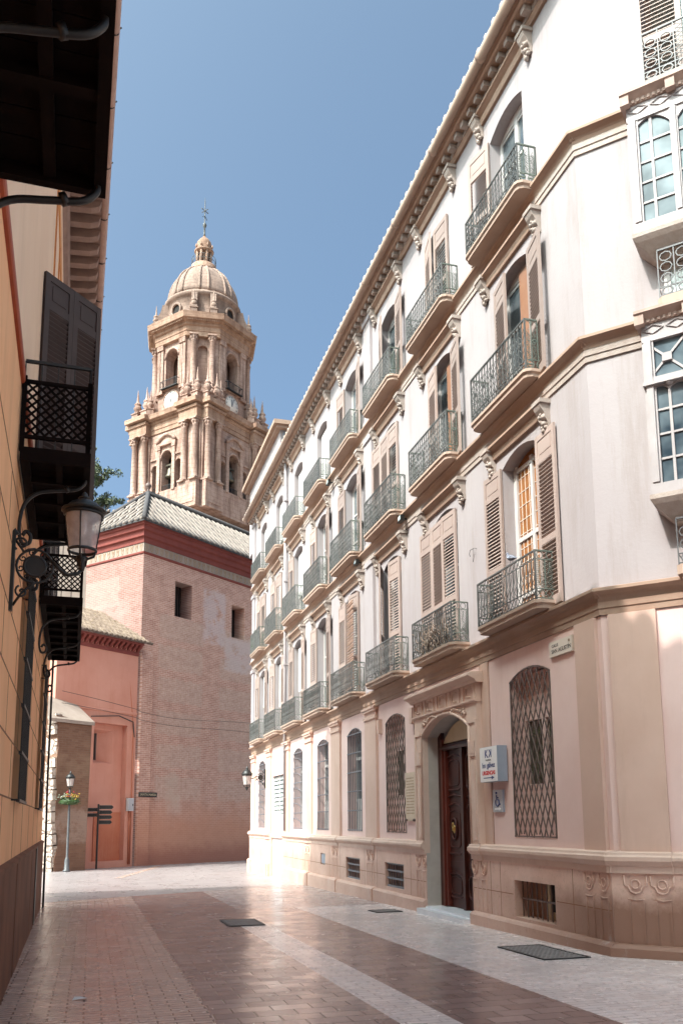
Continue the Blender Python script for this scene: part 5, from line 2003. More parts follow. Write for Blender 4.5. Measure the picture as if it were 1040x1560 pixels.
m = MB()
around(m, [(.07, 16.15), (.10, 16.4), (.22, 16.45), (.24, 16.7), (.38, 16.76), (.40, 16.95), (.5, 16.98), (.52, 17.12)])
around(m, [(.03, 15.55), (.06, 15.58), (.07, 15.66), (.035, 15.68)])
obj('red_cornice', m, M_['reddish'], CH)
m = MB()
around(m, [(.03, 15.685), (.03, 16.145)])
obj('frieze', m, M_['cement'], CH)
for fr, a, b in ((FRR, -NL, 0), (FLL, 0, NW)):
    m = MB()
    n = int((b - a) / .36)
    for i in range(min(n, 70)):
        u = (b - (i + .5) * .36) if b == 0 else (a + (i + .5) * .36)
        m.tube([(u + .1, .035, 16.08), (u + .06, .035, 15.8), (u, .035, 15.74), (u - .06, .035, 15.8), (u - .1, .035, 16.08)], .022, 4)
        m.tube([(u + .06, .035, 16.08), (u, .035, 15.92), (u - .06, .035, 16.08)], .018, 4)
    tag(obj('frieze_scrolls', m, M_['engrave'], CH, fr), kind='stuff')
# hipped roof with alternating pale cover tiles and dark pans
t_ = NW / 2
apex = C0 + (rd + ld) * t_ + Vector((0, 0, 20.0))
ridge2 = apex + rd * (NL - 2 * t_)
ov = .62


def roof_face(fr, a, b, run, hipL, hipR, z0=17.2, z1=20.0, sp=.43, mats=('tile_dark', 'tile_pale'), par=None, jit=.03):
    """pans as a sheet, cover tiles as ribs, in a wall frame; slope rises inward by run"""
    pan, cov = MB(), MB()
    n = int((b - a) / sp)
    rise = z1 - z0
    tot = run + ov
    for i in range(n):
        u = a + (i + .5) * (b - a) / n
        tl = min(1.0, (u - a) / tot if hipL else 1.0, (b - u) / tot if hipR else 1.0)
        if tl < .03:
            continue
        d1 = ov - tot * tl
        zz0 = z0 - .06
        zz1 = zz0 + (rise + .06) * tl
        k = max(1, int(tl * tot / .5))
        pts = []
        rr = []
        for j in range(k):
            rr += [sp * .25, sp * .17]
            f0, f1 = j / k, (j + 1) / k
            pts.append((u + random.uniform(-jit, jit), ov - tot * tl * f0, zz0 + .03 + (zz1 - zz0) * f0 + .02))
            pts.append((u + random.uniform(-jit, jit) * .5, ov - tot * tl * (f1 - .04), zz0 + .03 + (zz1 - zz0) * (f1 - .04) - .01))
        cov.tube(pts, rr, 6)
    pan.add([(a, ov, z0 - .06), (b, ov, z0 - .06), (b - (tot if hipR else 0), -run, z1), (a + (tot if hipL else 0), -run, z1)], [(0, 1, 2, 3)])
    pan.add([(a, ov, z0 - .12), (b, ov, z0 - .12), (b, ov, z0 - .06), (a, ov, z0 - .06)], [(0, 1, 2, 3)])
    for i in range(n):
        u = a + (i + .0) * (b - a) / n
        tl = min(1.0, (u - a) / tot if hipL else 1.0, (b - u) / tot if hipR else 1.0)
        if tl > .1:
            pan.tube([(u, ov + .03, z0 - .06), (u, ov - .4, z0 - .06 + .4 * rise / tot)], sp * .2, 5)
    o = obj('roof', pan, M_[mats[0]], par, fr)
    obj('cover_tiles', cov, M_[mats[1]], o, fr)


roof_face(FRR, -NL - ov, ov, t_, True, True, par=CH)
roof_face(FLL, -ov, NW + ov, t_, True, True, par=CH)
m = MB()
q = C0 + rn * ov * 1.0 + ln * ov * 1.0
m.tube([(q.x, q.y, 17.2), (apex.x, apex.y, apex.z + .1)], .13, 7)
m.tube([tuple(apex + Vector((0, 0, .1))), tuple(ridge2 + Vector((0, 0, .1)))], .15, 7)
q = C0 + ld * NW + ld * ov * 1.0 + ln * ov
m.tube([(q.x, q.y, 17.2), (apex.x, apex.y, apex.z + .1)], .13, 7)
obj('ridge_tiles', m, M_['tile_dark'], CH)
obj('finial', MB().lathe([(.002, 0), (.12, 0), (.08, .15), (.05, .2), (.16, .32), (.18, .42), (.12, .54), (.03, .62), (.002, .7)], 10, (apex.x, apex.y, apex.z + .12)), M_['brown_iron'], CH)
m = MB().quad(tuple(C0 + rd * (NL - t_) + ld * t_ + Vector((0, 0, 20.0))), tuple(p3 + Vector((0, 0, 17.2))), tuple(p4 + Vector((0, 0, 17.2))))
m.quad(tuple(apex), tuple(ridge2), tuple(p4 + Vector((0, 0, 17.2))), tuple(p5 + Vector((0, 0, 17.2))))
obj('roof', m, M_['tile_dark'], CH)

t = thing('street_name_tiles', 'dark tiled street name SANTA MARÍA on the brick church wall near its corner', 'sign', FRR @ T(-.62, 0, 2.8))
obj('tile_plate', MB().box(-1.24, .0, .161, .18, 2.86, 3.1), M_['ink'], t, FRR)
text('lettering', 'SANTA MARÍA', .17, M_['lunette'], on_wall(FRR, -.62, .182, 2.98), t)

# ---- salmon chapel against the church
FP = FR(*(C0 + rn * .3).xy, rn.x, rn.y)
CP = thing('salmon_chapel', 'low salmon pink chapel with lichen tiled roof built against the brick church', 'building', FP @ T(2.8, -1.5, -.5))
PE = 10.55
CU0, CU1 = .42, 5.35
m = MB().wall(rect(CU0, CU1, -1.2, PE), [rect(.98, 3.05, -.2, 6.35)], 0, .35)
obj('front_wall', m, M_['salmon'], CP, FP)
m = MB()
m.wall([(.96, -.4), (3.07, -.4), (3.07, 6.4), (.96, 6.4)], [rect(1.62, 2.95, 4.45, 6.05)], -.34, .0)
# splayed window embrasure
o_, i_ = rect(1.62, 2.95, 4.45, 6.05), rect(2.3, 2.92, 4.62, 5.9)
vs = [(u, -.34, z) for u, z in o_] + [(u, -.75, z) for u, z in i_]
m.add(vs, [(k, (k + 1) % 4, 4 + (k + 1) % 4, 4 + k) for k in range(4)])
obj('niche_wall', m, M_['salmon'], CP, FP)
wf = obj('window', MB().box(2.28, 2.34, -.76, -.72, 4.6, 5.92).box(2.88, 2.94, -.76, -.72, 4.6, 5.92), M_['brown_iron'], CP, FP)
obj('pane', MB().box(2.28, 2.95, -.82, -.77, 4.6, 5.92), M_['dark'], wf, FP)
m = MB()
for k in range(7):
    m.tube([(2.34 + k * .09, -.72, 4.6), (2.34 + k * .09, -.72, 5.92)], .016, 4)
obj('bars', m, M_['brown_iron'], wf, FP)
m = MB().box(.98, 2.62, -.34, -.29, -.32, 2.1)
obj('blocked_doorway', m, M_['red_panel'], CP, FP)
obj('threshold', MB().box(.98, 2.62, -.34, -.2, -.6, -.34), M_['dark'], CP, FP)
m = MB().extr([(0, 6.9), (.05, 6.93), (.05, 7.02), (0, 7.05)], CU0, CU1)
obj('moulding', m, M_['salmon'], CP, FP)
m = MB().wall(rect(-4, 0, -1.2, PE + .3), [], 0, 0)
FPS = FR(*(FP @ Vector((CU1, 0, 0))).xy, ln.x, ln.y)
obj('side_wall', MB().wall(rect(0, 5, -1.2, PE), [], 0, 0), M_['salmon'], CP, FPS)
m = MB()
n = 17
for k in range(n):
    u = CU0 + .1 + (CU1 - CU0 - .2) * k / (n - 1)
    m.extr([(0, PE - .42), (.1, PE - .4), (.2, PE - .28), (.32, PE - .2), (.36, PE - .1), (0, PE - .05)], u - .075, u + .075)
m.box(CU0, CU1, 0, .42, PE - .1, PE)
m.box(CU0, CU1, 0, .04, PE - .62, PE - .42)
obj('eaves_brackets', m, M_['reddish'], CP, FP)
ov = .5
roof_face(FP, CU0 - .45, CU1 + .5, 3.6, False, False, PE + .1, PE + 2.35, .3, ('tile_brown', 'tile_lichen'), CP, .04)
# hide the roof's right corner behind the church by a hip
m = MB().tube([(1.0, -.04, 9.2), (.62, .02, 6.3), (.6, .03, 2.7)], .03, 6)
m.tube([(.74, .05, 2.4), (.72, .05, -.4)], .04, 6)
m.tube([(.62, .05, 6.2), (.62, .05, -.4)], .03, 6)
obj('wall_pipes', m, M_['red_panel'], CP, FP)
t = thing('electric_box', 'grey electric meter box on pipes between salmon wall and brick church', 'box', FP @ T(.75, .05, 2.2))
obj('case', MB().box(.6, .95, .05, .2, 2.16, 2.78), M_['plastic'], t, FP)
obj('door', MB().box(.63, .92, .2, .212, 2.2, 2.74), M_['sign_grey'], t, FP)
obj('handle', MB().box(.66, .69, .212, .23, 2.4, 2.5), M_['black_iron'], t, FP)
m = MB()
for k, (z0, sag) in enumerate(((7.55, .35), (7.0, .2))):
    pts = []
    for i in range(25):
        t2 = i / 24
        u = 5.3 - 13.5 * t2
        pts.append((u, .12 + (.3 if u > .4 else .0), z0 - .3 * t2 - sag * math.sin(math.pi * t2) + .05 * math.sin(9 * t2)))
    m.tube(pts, .013, 4)
m.tube([(3.3, .06, 6.6), (1.6, .06, 6.78), (.7, .08, 6.55), (.6, .08, 5.8)], .03, 4)
tag(obj('overhead_cables', m, M_['cable'], None, FP), 'thin black cables sagging across the salmon chapel and brick church walls', 'cable')

# ---- old buttress
FB = FR(*(C0 + rn * 1.5).xy, rn.x, rn.y)
BU = thing('stone_buttress', 'old brown brick and pale rubble stone buttress with a sloping cement cap', 'wall', FB @ T(5.1, -.6, -.6))
rnd = random.Random(2)
m = MB()
poly = [(4.28, -1.2), (5.85, -1.2)]
for i in range(15):
    z = -.4 + i * .48
    poly.append((5.82 + rnd.uniform(-.1, .1) + .02 * i, z))
poly += [(4.18, 6.1)]
m.prism(poly, -1.4, 0)
obj('brick_face', m, M_['brickP'], BU, FB)
m = MB()
rows = 26
vs, fs = [], []
for i in range(rows):
    z = -.9 + i * 7.1 / (rows - 1)
    for j in range(9):
        vs.append((5.78 + .3 * (j / 8.0) * .5 + (.0 if j else .02), -.02 - 2.6 * j / 8 - rnd.uniform(0, .12), z) if False else (5.9 + rnd.uniform(-.09, .12) + .05 * j, -.05 - .42 * j + rnd.uniform(-.05, .05), z))
for i in range(rows - 1):
    for j in range(8):
        fs.append((i * 9 + j, i * 9 + j + 1, (i + 1) * 9 + j + 1, (i + 1) * 9 + j))
m.add(vs, fs)
for i in range(14):
    z = -.3 + i * .48
    x = 5.86 + rnd.uniform(-.12, .1)
    m.prism([(x, z + .03), (x + .25, z + .0), (x + .27, z + .43), (x + rnd.uniform(-.1, .08), z + .45)], -.5, .0 - rnd.uniform(0.005, .06))
obj('rubble_side', m, M_['rubble'], BU, FB)
m = MB()
m.add([(4.1, .1, 6.0), (6.6, .1, 6.0), (6.6, -1.25, 7.3), (4.1, -1.25, 6.95), (4.1, .1, 6.15), (6.6, .1, 6.15), (6.6, -1.25, 7.45), (4.1, -1.25, 7.1)],
      [(0, 1, 2, 3), (4, 7, 6, 5), (0, 4, 5, 1), (1, 5, 6, 2), (3, 2, 6, 7), (0, 3, 7, 4)])
obj('cap', m, M_['cement'], BU, FB)

# lamp post with flowers
lx, ly = -.93, 39.7
M = T(lx, ly, gz(ly))
t = thing('lamp_post', 'slim iron lamp post with black lantern before the brown brick buttress', 'street lamp', M)
m = MB().lathe([(.002, 0), (.16, 0), (.16, .06), (.11, .1), (.1, .5), (.075, .56), (.055, .62), (.05, 2.4), (.042, 3.3), (.06, 3.34), (.04, 3.4), (.03, 3.56), (.002, 3.57)], 12)
obj('post', m, M_['dark_iron'], t, M)
lantern(t, M @ T(0, 0, 3.98), 1.1)
M2 = M @ T(0, 0, 2.84)
t = thing('flower_planter', 'round planter of red and yellow flowers ringing the lamp post', 'planter', M2)
m = MB()
rnd = random.Random(8)
m.lathe([(.06, .05), (.2, .0), (.34, .06), (.42, .16), (.38, .2), (.1, .22), (.06, .2)], 14)
obj('bowl', m, M_['leaf'], t, M2)
m = MB()
for i in range(260):
    a, r = rnd.uniform(0, 6.28), rnd.uniform(.12, .45)
    z = rnd.uniform(.02, .3)
    c = Vector((r * math.cos(a), r * math.sin(a), z))
    e1 = Vector((rnd.uniform(-1, 1), rnd.uniform(-1, 1), rnd.uniform(-1, 1))).normalized() * .05
    e2 = e1.orthogonal().normalized() * .03
    m.add([c - e1, c + e2, c + e1, c - e2], [(0, 1, 2, 3)])
obj('leaves', m, M_['leaf'], t, M2)
for mt, cx, n in (('fl_y', .05, 60), ('fl_r', 0, 34), ('fl_w', -.25, 40)):
    m = MB()
    for i in range(n):
        a, r = rnd.uniform(0, 6.28), rnd.uniform(.05, .36)
        c = Vector((cx + r * math.cos(a), r * math.sin(a), rnd.uniform(.2, .5 if mt != 'fl_r' else .6)))
        m.lathe([(.003, -.02), (.04, 0), (.003, .025)], 5, tuple(c))
    obj('flowers', m, M_[mt], t, M2)

# fingerpost
sx_, sy_ = .31, 42.4
M = T(sx_, sy_, gz(sy_))
t = thing('fingerpost', 'dark direction signpost with six arms before the salmon chapel', 'signpost', M)
obj('post', MB().lathe([(.002, 0), (.055, 0), (.05, .03), (.045, .05), (.045, 2.95), (.002, 2.97)], 10), M_['black_iron'], t, M)


def arm(z, sg, L, hh=.19):
    m = MB()
    a = M @ RZ(R(-6))
    e = [(0.05 * sg, z), (L * sg, z), ((L + .09) * sg, z + hh / 2), (L * sg, z + hh), (0.05 * sg, z + hh)]
    m.prism(e, -.015, .015)
    o = obj('arm', m, M_['ink'], t, a)
    q = MB()
    x = .14
    rr = random.Random(int(z * 100))
    while x < L - .12:
        w_ = rr.uniform(.03, .08)
        x += w_ + .02
    for zz in (z + .008, z + hh - .012):
        q.box(min(.08 * sg, L * sg), max(.08 * sg, L * sg), -.0165, -.015, zz, zz + .005)
    obj('edge_line', q, M_['tile_plate'], o, a)


for i, z in enumerate((2.72, 2.49, 2.26, 2.03)):
    arm(z, 1, .55 if i else .6)
for z in (2.62, 2.37):
    arm(z, -1, .58, .17)

# pigeon
M = F @ T(11.66, .335, 5.54)
t = thing('pigeon', 'grey pigeon perched on the nearest first floor balcony rail', 'pigeon', M @ RZ(0))
m = MB()
ring = [(-.17, .02, .008, .004), (-.12, .035, .02, .012), (-.06, .055, .042, .035), (0, .07, .055, .05), (.05, .085, .052, .05), (.085, .11, .034, .036), (.10, .14, .024, .027), (.115, .165, .026, .026), (.135, .17, .018, .018), (.147, .166, .006, .006), (.17, .16, .002, .002)]
vs, fs = [], []
for x, z, ry, rz in ring:
    for k in range(10):
        a = 2 * math.pi * k / 10
        vs.append((x, ry * math.cos(a), z + rz * math.sin(a) + .01))
for i in range(len(ring) - 1):
    for k in range(10):
        k2 = (k + 1) % 10
        fs.append((i * 10 + k, i * 10 + k2, (i + 1) * 10 + k2, (i + 1) * 10 + k))
m.add(vs, fs, True)
for q in (-.02, .02):
    m.tube([(.0, q, .03), (.005, q, -.0)], .006, 5)
obj('body', m, M_['pigeon'], t, M)
m = MB()
for q in (-1, 1):
    m.add([(.06, q * .05, .11), (.02, q * .062, .075), (-.08, q * .045, .05), (-.15, q * .02, .04), (-.06, q * .05, .09)], [(0, 1, 2, 3, 4)])
obj('wings', m, M_['sign_side'], t, M)

# potted plant on the farthest second floor balcony
M = F @ T(BAY[7] + .55, .2, ZB[1] + .12)
t = thing('potted_plant', 'small leafy potted plant on the farthest second floor balcony of the palace', 'plant', M)
obj('pot', MB().lathe([(.002, 0), (.08, 0), (.12, .2), (.13, .22), (.11, .22), (.002, .2)], 10), M_['clay'], t, M)
m = MB()
rnd = random.Random(21)
for i in range(90):
    a, r = rnd.uniform(0, 6.28), rnd.uniform(.0, .22)
    c = Vector((r * math.cos(a), r * math.sin(a) * .7, rnd.uniform(.2, .95)))
    e1 = Vector((rnd.uniform(-1, 1), rnd.uniform(-1, 1), rnd.uniform(-.4, 1))).normalized() * .08
    e2 = e1.orthogonal().normalized() * .035
    m.add([c - e1, c + e2, c + e1, c - e2], [(0, 1, 2, 3)])
m.tube([(0, 0, .15), (.02, 0, .5), (0, 0, .9)], .012, 5)
obj('leaves', m, M_['leaf'], t, M)

# rooftop attic beyond the palace cornice
AT = thing('rooftop_attic', 'small white rooftop attic with brown eaves above the palace far end', 'building', T(8.5, 36.5, 14.5))
obj('walls', MB().box(6.95, 10.6, 33.3, 40.5, 14.3, 17.7), M_['white'], AT)
m = MB().box(6.75, 10.9, 33.05, 40.9, 17.7, 17.82)
m.box(6.62, 11.0, 32.95, 41.0, 17.82, 18.0)
obj('eaves', m, M_['trim'], AT)
m = MB().tube([(7.1, 33.25, 17.6), (7.1, 33.2, 14.6)], .05, 6)
obj('downpipe', m, M_['grey_iron'], AT)
m = MB().box(7.4, 12, 36.2, 41, -1, 14.3)
tag(obj('neighbour_block', m, M_['white'], None), 'plain white neighbouring block behind the far end of the palace', 'building')
# ------------------------------------------------------------------ cathedral tower
TC = Vector((12.88, 117.2, 0))
TW = thing('cathedral_tower', 'ornate sandstone bell tower with clocks, columns and a dome, far behind the church', 'tower', T(TC.x, TC.y, -1))
# local tower axes: x along rd, y along ld; faces: 0 = shade (rn), 1 = sunny (ln), 2, 3 the far ones
TM = Matrix(((rd.x, ld.x, 0, TC.x), (rd.y, ld.y, 0, TC.y), (0, 0, 1, 0), (0, 0, 0, 1)))
NORM = [rn, ln, -rn, -ln]


def tface(k, a):
    n = NORM[k]
    return FR(TC.x + n.x * a, TC.y + n.y * a, n.x, n.y)


def cham(a, k):
    """square of half side a with corners cut by k"""
    return [(a - k, -a), (a, -a + k), (a, a - k), (a - k, a), (-a + k, a), (-a, a - k), (-a, -a + k), (-a + k, -a)]


def ring(mb, prof, a, k):
    """stack of chamfered plates; prof = [(offset, z)]"""
    mb.M = TM
    for (o0, z0), (o1, z1) in zip(prof, prof[1:]):
        mb.hull(cham(a + o0, k + o0 * .586), z0, z1, cham(a + o1, k + o1 * .586))
    mb.M = I4


def column(mb, M, z0, z1, r, pil=False):
    mb.M = M
    h = z1 - z0
    mb.box(-r * 1.45, r * 1.45, -r * 1.45, r * 1.45, z0, z0 + .22)
    mb.lathe([(r * 1.4, z0 + .22), (r * 1.4, z0 + .36), (r * 1.15, z0 + .48), (r * 1.02, z0 + .56), (r, z0 + h * .35), (r * .86, z1 - .95), (r * 1.0, z1 - .9), (r * .9, z1 - .82), (r * 1.05, z1 - .5), (r * 1.35, z1 - .28), (r * 1.2, z1 - .24), (r * 1.5, z1 - .18)], 12)
    for k in range(8):
        a = k * math.pi / 4
        mb.lathe([(.004, z1 - .75), (r * .26, z1 - .6), (r * .32, z1 - .4), (r * .1, z1 - .25), (.004, z1 - .22)], 5, (r * 1.12 * math.cos(a), r * 1.12 * math.sin(a), 0))
    mb.box(-r * 1.5, r * 1.5, -r * 1.5, r * 1.5, z1 - .18, z1)
    mb.M = I4


A1, A2, K2 = 6.3, 5.75, 3.05
# shaft and pedestal
m = MB()
ring(m, [(.1, -3), (.1, 40.0)], A1 + .2, .5)
m2 = MB()
ring(m2, [(.1, 40.0), (.35, 40.2), (.35, 40.7), (.2, 40.8), (.25, 41.1), (.75, 41.4), (.8, 41.75), (.45, 41.85), (.3, 42.0)], A1 + .2, .5)
for k in range(4):
    m.M = tface(k, A1 + .3)
    for u in (-4.6, 4.6):
        m.box(u - 1.7, u + 1.7, 0, .55, -3, 40.0)
        m.box(u - 1.7, u + 1.7, 0, .6, 42.0, 45.6)
        m.box(u - 1.3, u + 1.3, .6, .68, 42.6, 45.0)
        m2.M = tface(k, A1 + .3)
        m2.box(u - 1.75, u + 1.75, 0, .9, 40.05, 40.72)
        m2.box(u - 1.85, u + 1.85, 0, 1.2, 41.2, 41.83)
        m2.M = I4
    m.M = I4
ring(m, [(0, 42.0), (0, 45.6)], A1 + .15, .5)
obj('shaft', m, M_['sandstone'], TW)
# bell storey
LO = [round_arch(-1.0, 1.0, 45.4, 51.2), round_arch(1.6, 2.8, 45.4, 49.5), round_arch(-2.8, -1.6, 45.4, 49.5)]
m = MB()
for k in range(4):
    m.M = tface(k, A1)
    m.wall(rect(-A1, A1, 45.3, 54.4), LO, 0, 1.3)
    # frame of the middle opening and its curved pediment
    for u in (-1.42, 1.42):
        m.box(u - .28, u + .28, 0, .3, 45.4, 52.0)
        m.box(u - .34, u + .34, 0, .38, 51.5, 52.0)
    m.box(-1.8, 1.8, 0, .4, 52.0, 52.35)
    m.tube([(-1.75 + 3.5 * i / 10, .3, 52.45 + 1.05 * (1 - (2 * i / 10 - 1) ** 2)) for i in range(11)], .24, 6)
    m.prism([(-1.6 + 3.2 * i / 10, 52.35 + .95 * (1 - (2 * i / 10 - 1) ** 2)) for i in range(11)], 0, .18)
    for c, hw, zt in ((2.2, .6, 49.5), (-2.2, .6, 49.5)):
        m.tube([(c + (hw + .12) * math.cos(math.pi * i / 8), .05, zt - hw + (hw + .12) * math.sin(math.pi * i / 8)) for i in range(9)], .12, 5)
        m.box(c - .85, c + .85, 0, .2, 50.3, 50.55)
    m.tube([(1.12 * math.cos(math.pi * i / 10), .08, 50.2 + 1.12 * math.sin(math.pi * i / 10)) for i in range(11)], .16, 5)
    for u in (-4.75, 4.75):
        m.box(u - 1.55, u + 1.55, 0, .25, 45.6, 54.2)
    m.M = I4
obj('bell_storey', m, M_['sandstone'], TW)
m = MB()
column(m, T(0, 0, 0), 45.6, 54.1, .42)
cmsh = m.mesh('column')
for k in range(4):
    for u in (-5.75, -3.75, 3.75, 5.75):
        obj('column', cmsh, M_['sandstone'], TW, tface(k, A1) @ T(u, .62, 0))
m = MB()
for k in range(4):
    m.M = tface(k, A1 - 1.9)
    m.box(-3.1, 3.1, -.1, 0, 45.2, 52)
    m.M = I4
obj('bell_chamber', m, M_['dark'], TW)
for k in range(2):
    M = tface(k, A1 - .7) @ T(0, 0, 47.6)
    m = MB().lathe([(.75, 0), (.7, .15), (.5, .5), (.42, 1.1), (.3, 1.35), (.08, 1.45), (.06, 1.9), (.002, 1.92)], 14)
    m.box(-.9, .9, -.1, .1, 1.8, 2.0)
    obj('bell', m, M_['bronze'], TW, M)
    m = MB()
    for a, b in ((-.98, .98), (1.62, 2.78), (-2.78, -1.62)):
        m.tube([(a, 0, 46.4), (b, 0, 46.4)], .04, 4)
        q = a
        while q <= b:
            m.tube([(q, 0, 45.4), (q, 0, 46.4)], .022, 4)
            q += .16
    obj('balustrade', m, M_['black_iron'], TW, tface(k, A1 - .1))
# entablature of the bell storey
m = MB()
ring(m, [(.0, 54.1), (.1, 54.12), (.1, 54.7), (.18, 54.75), (.18, 55.5), (.35, 55.6), (.4, 55.85), (.95, 56.1), (1.05, 56.55), (1.1, 56.7), (.2, 56.85)], A1 + .05, .5)
for k in range(4):
    m.M = tface(k, A1)
    for u in (-4.75, 4.75):
        m.box(u - 1.65, u + 1.65, 0, 1.1, 54.12, 55.5)
        m.box(u - 1.75, u + 1.75, 0, 1.3, 55.5, 55.85)
        m.box(u - 2.0, u + 2.0, 0, 1.75, 56.1, 56.72)
    for i in range(44):
        u = -6.3 + i * .293
        m.box(u - .07, u + .07, .3, .75, 55.83, 56.05)
    m.M = I4
obj('lower_cornice', m, M_['sandstone_orange'], TW)


def pinnacle(mb, M, s=1.0):
    mb.M = M
    q = lambda l: [(r * s, z * s) for r, z in l]
    mb.box(-.55 * s, .55 * s, -.55 * s, .55 * s, 0, 1.0 * s)
    mb.box(-.65 * s, .65 * s, -.65 * s, .65 * s, 1.0 * s, 1.15 * s)
    mb.lathe(q([(.3, 1.15), (.25, 1.35), (.48, 1.7), (.56, 2.0), (.42, 2.3), (.3, 2.4), (.5, 2.55), (.45, 2.65), (.16, 3.0), (.1, 3.9), (.02, 4.7)]), 8)
    mb.M = I4


m = MB()
pinnacle(m, T(0, 0, 0), 1.02)
pmsh = m.mesh('pinnacle')
for k in range(4):
    for u in (-5.7, -3.9, 3.9, 5.7):
        obj('pinnacle', pmsh, M_['sandstone'], TW, tface(k, A1) @ T(u, .35, 56.75))

# clock storey and upper belfry
UP = [round_arch(-1.25, 1.25, 60.9, 66.3)]
m = MB()
for k in range(4):
    M = tface(k, A2)
    m.M = M
    w_ = A2 - K2
    m.wall(rect(-w_, w_, 56.7, 68), UP, 0, 1.5)
    m.tube([(1.32 * math.cos(math.pi * i / 10), .08, 65.15 + 1.32 * math.sin(math.pi * i / 10)) for i in range(11)], .2, 5)
    for u in (-1.32, 1.32):
        m.box(u - .16, u + .16, 0, .12, 60.7, 65.1)
    for u in (-2.42, -1.82, 1.82, 2.42):
        m.box(u - .25, u + .25, 0, .28, 60.2, 67.0)
        m.box(u - .29, u + .29, 0, .42, 66.6, 67.4)
        m.box(u - .285, u + .285, 0, .4, 60.0, 60.4)
    m.box(-1.7, 1.7, 0, .35, 60.45, 60.75)
    m.box(-2.7, 2.7, 0, .2, 56.75, 57.2)
    m.M = I4
for k in range(4):
    n = (NORM[k] + NORM[(k + 1) % 4]).normalized()
    d = (2 * A2 - K2) / math.sqrt(2)
    M = FR(TC.x + n.x * d, TC.y + n.y * d, n.x, n.y)
    m.M = M
    w_ = K2 * math.sqrt(2) / 2
    m.wall(rect(-w_, w_, 56.7, 68), [round_arch(-.65, .65, 60.6, 66.3)], 0, .7)
    m.box(-.75, .75, -.75, -.6, 60.4, 66.5)
    m.box(-w_, w_, 0, .3, 59.4, 59.8)
    for u in (-1.75, 1.75):
        m.box(u - .3, u + .3, 0, .2, 60, 67)
    m.M = I4
obj('upper_belfry', m, M_['sandstone'], TW)
m, mp_, m3 = MB(), MB(), MB()
column(m, T(0, 0, 0), 60.0, 67.5, .40)
cm2 = m.mesh('column')
pinnacle(mp_, T(0, 0, 0), .83)
pm2 = mp_.mesh('pinnacle')
for k in range(4):
    n = (NORM[k] + NORM[(k + 1) % 4]).normalized()
    d = (2 * A2 - K2) / math.sqrt(2)
    M = FR(TC.x + n.x * d, TC.y + n.y * d, n.x, n.y)
    for u in (-1.25, 1.25):
        obj('column', cm2, M_['sandstone'], TW, M @ T(u, .5, 0))
        obj('column_pedestal', MB().box(u - .6, u + .6, 0, 1.05, 56.8, 60.0), M_['sandstone'], TW, M)
        obj('pinnacle', pm2, M_['sandstone'], TW, M @ T(u, 1.25, 57.3))
    for u in (-2.5, 2.5):
        obj('pinnacle', pm2, M_['sandstone'], TW, M @ T(u, .95, 57.0))
m = MB()
m.M = TM
m.hull(cham(A2 - 2.2, 1.5), 58, 67.5)
m.M = I4
obj('belfry_core', m, M_['sandstone'], TW)
for k in range(2):
    M = tface(k, A2)
    m = MB()
    m.lathe([(.002, 0), (1.4, 0), (1.4, .12), (.002, .12)], 28)
    m.cur = 1
    for i in range(12):
        a = i * math.pi / 6
        m.tube([(.98 * math.cos(a), .98 * math.sin(a), .13), (1.22 * math.cos(a), 1.22 * math.sin(a), .13)], .055, 4)
    Mc = M @ T(0, .02, 58.75) @ Matrix.Rotation(R(-90), 4, 'X')
    ck = obj('clock', m, [M_['clock'], M_['grey_iron']], TW, Mc)
    m = MB().tube([(1.45 * math.cos(i * math.pi / 14), 1.45 * math.sin(i * math.pi / 14), .1) for i in range(28)], .13, 5, True)
    obj('clock_rim', m, M_['sandstone'], ck, Mc)
    m = MB()
    m.tube([(-.02, .25, .15), (-.35, -.95, .15)], .055, 4)
    m.tube([(.05, .2, .15), (.12, -.75, .15)], .07, 4)
    obj('clock_hands', m, M_['grey_iron'], ck, Mc)
    m = MB()
    m.tube([(-1.5, .7, 61.6), (1.5, .7, 61.6)], .05, 4)
    for q in (-1.5, 1.5):
        m.tube([(q, .05, 61.6), (q, .7, 61.6)], .05, 4)
        m.tube([(q, .7, 60.6), (q, .7, 61.6)], .05, 4)
    for i in range(13):
        m.tube([(-1.5 + .25 * i, .7, 60.6), (-1.5 + .25 * i, .7, 61.6)], .025, 4)
    m.box(-1.6, 1.6, 0, .75, 60.5, 60.6)
    obj('balcony', m, M_['black_iron'], TW, M)
m = MB()
ring(m, [(0, 67.3), (.12, 67.35), (.12, 68.0), (.2, 68.05), (.2, 68.7), (.4, 68.8), (.45, 69.2), (1.15, 69.5), (1.25, 70.1), (1.3, 70.3), (.1, 70.5)], A2 + .35, K2 + .1)
for k in range(4):
    m.M = tface(k, A2 + .35)
    for i in range(20):
        u = -2.85 + i * .3
        m.box(u - .09, u + .09, .4, .95, 69.22, 69.46)
    m.M = I4
    n = (NORM[k] + NORM[(k + 1) % 4]).normalized()
    d = (2 * (A2 + .35) - K2) / math.sqrt(2)
    m.M = FR(TC.x + n.x * d, TC.y + n.y * d, n.x, n.y)
    for i in range(15):
        u = -2.1 + i * .3
        m.box(u - .09, u + .09, .35, .9, 69.22, 69.46)
    m.M = I4
obj('upper_cornice', m, M_['sandstone_orange'], TW)
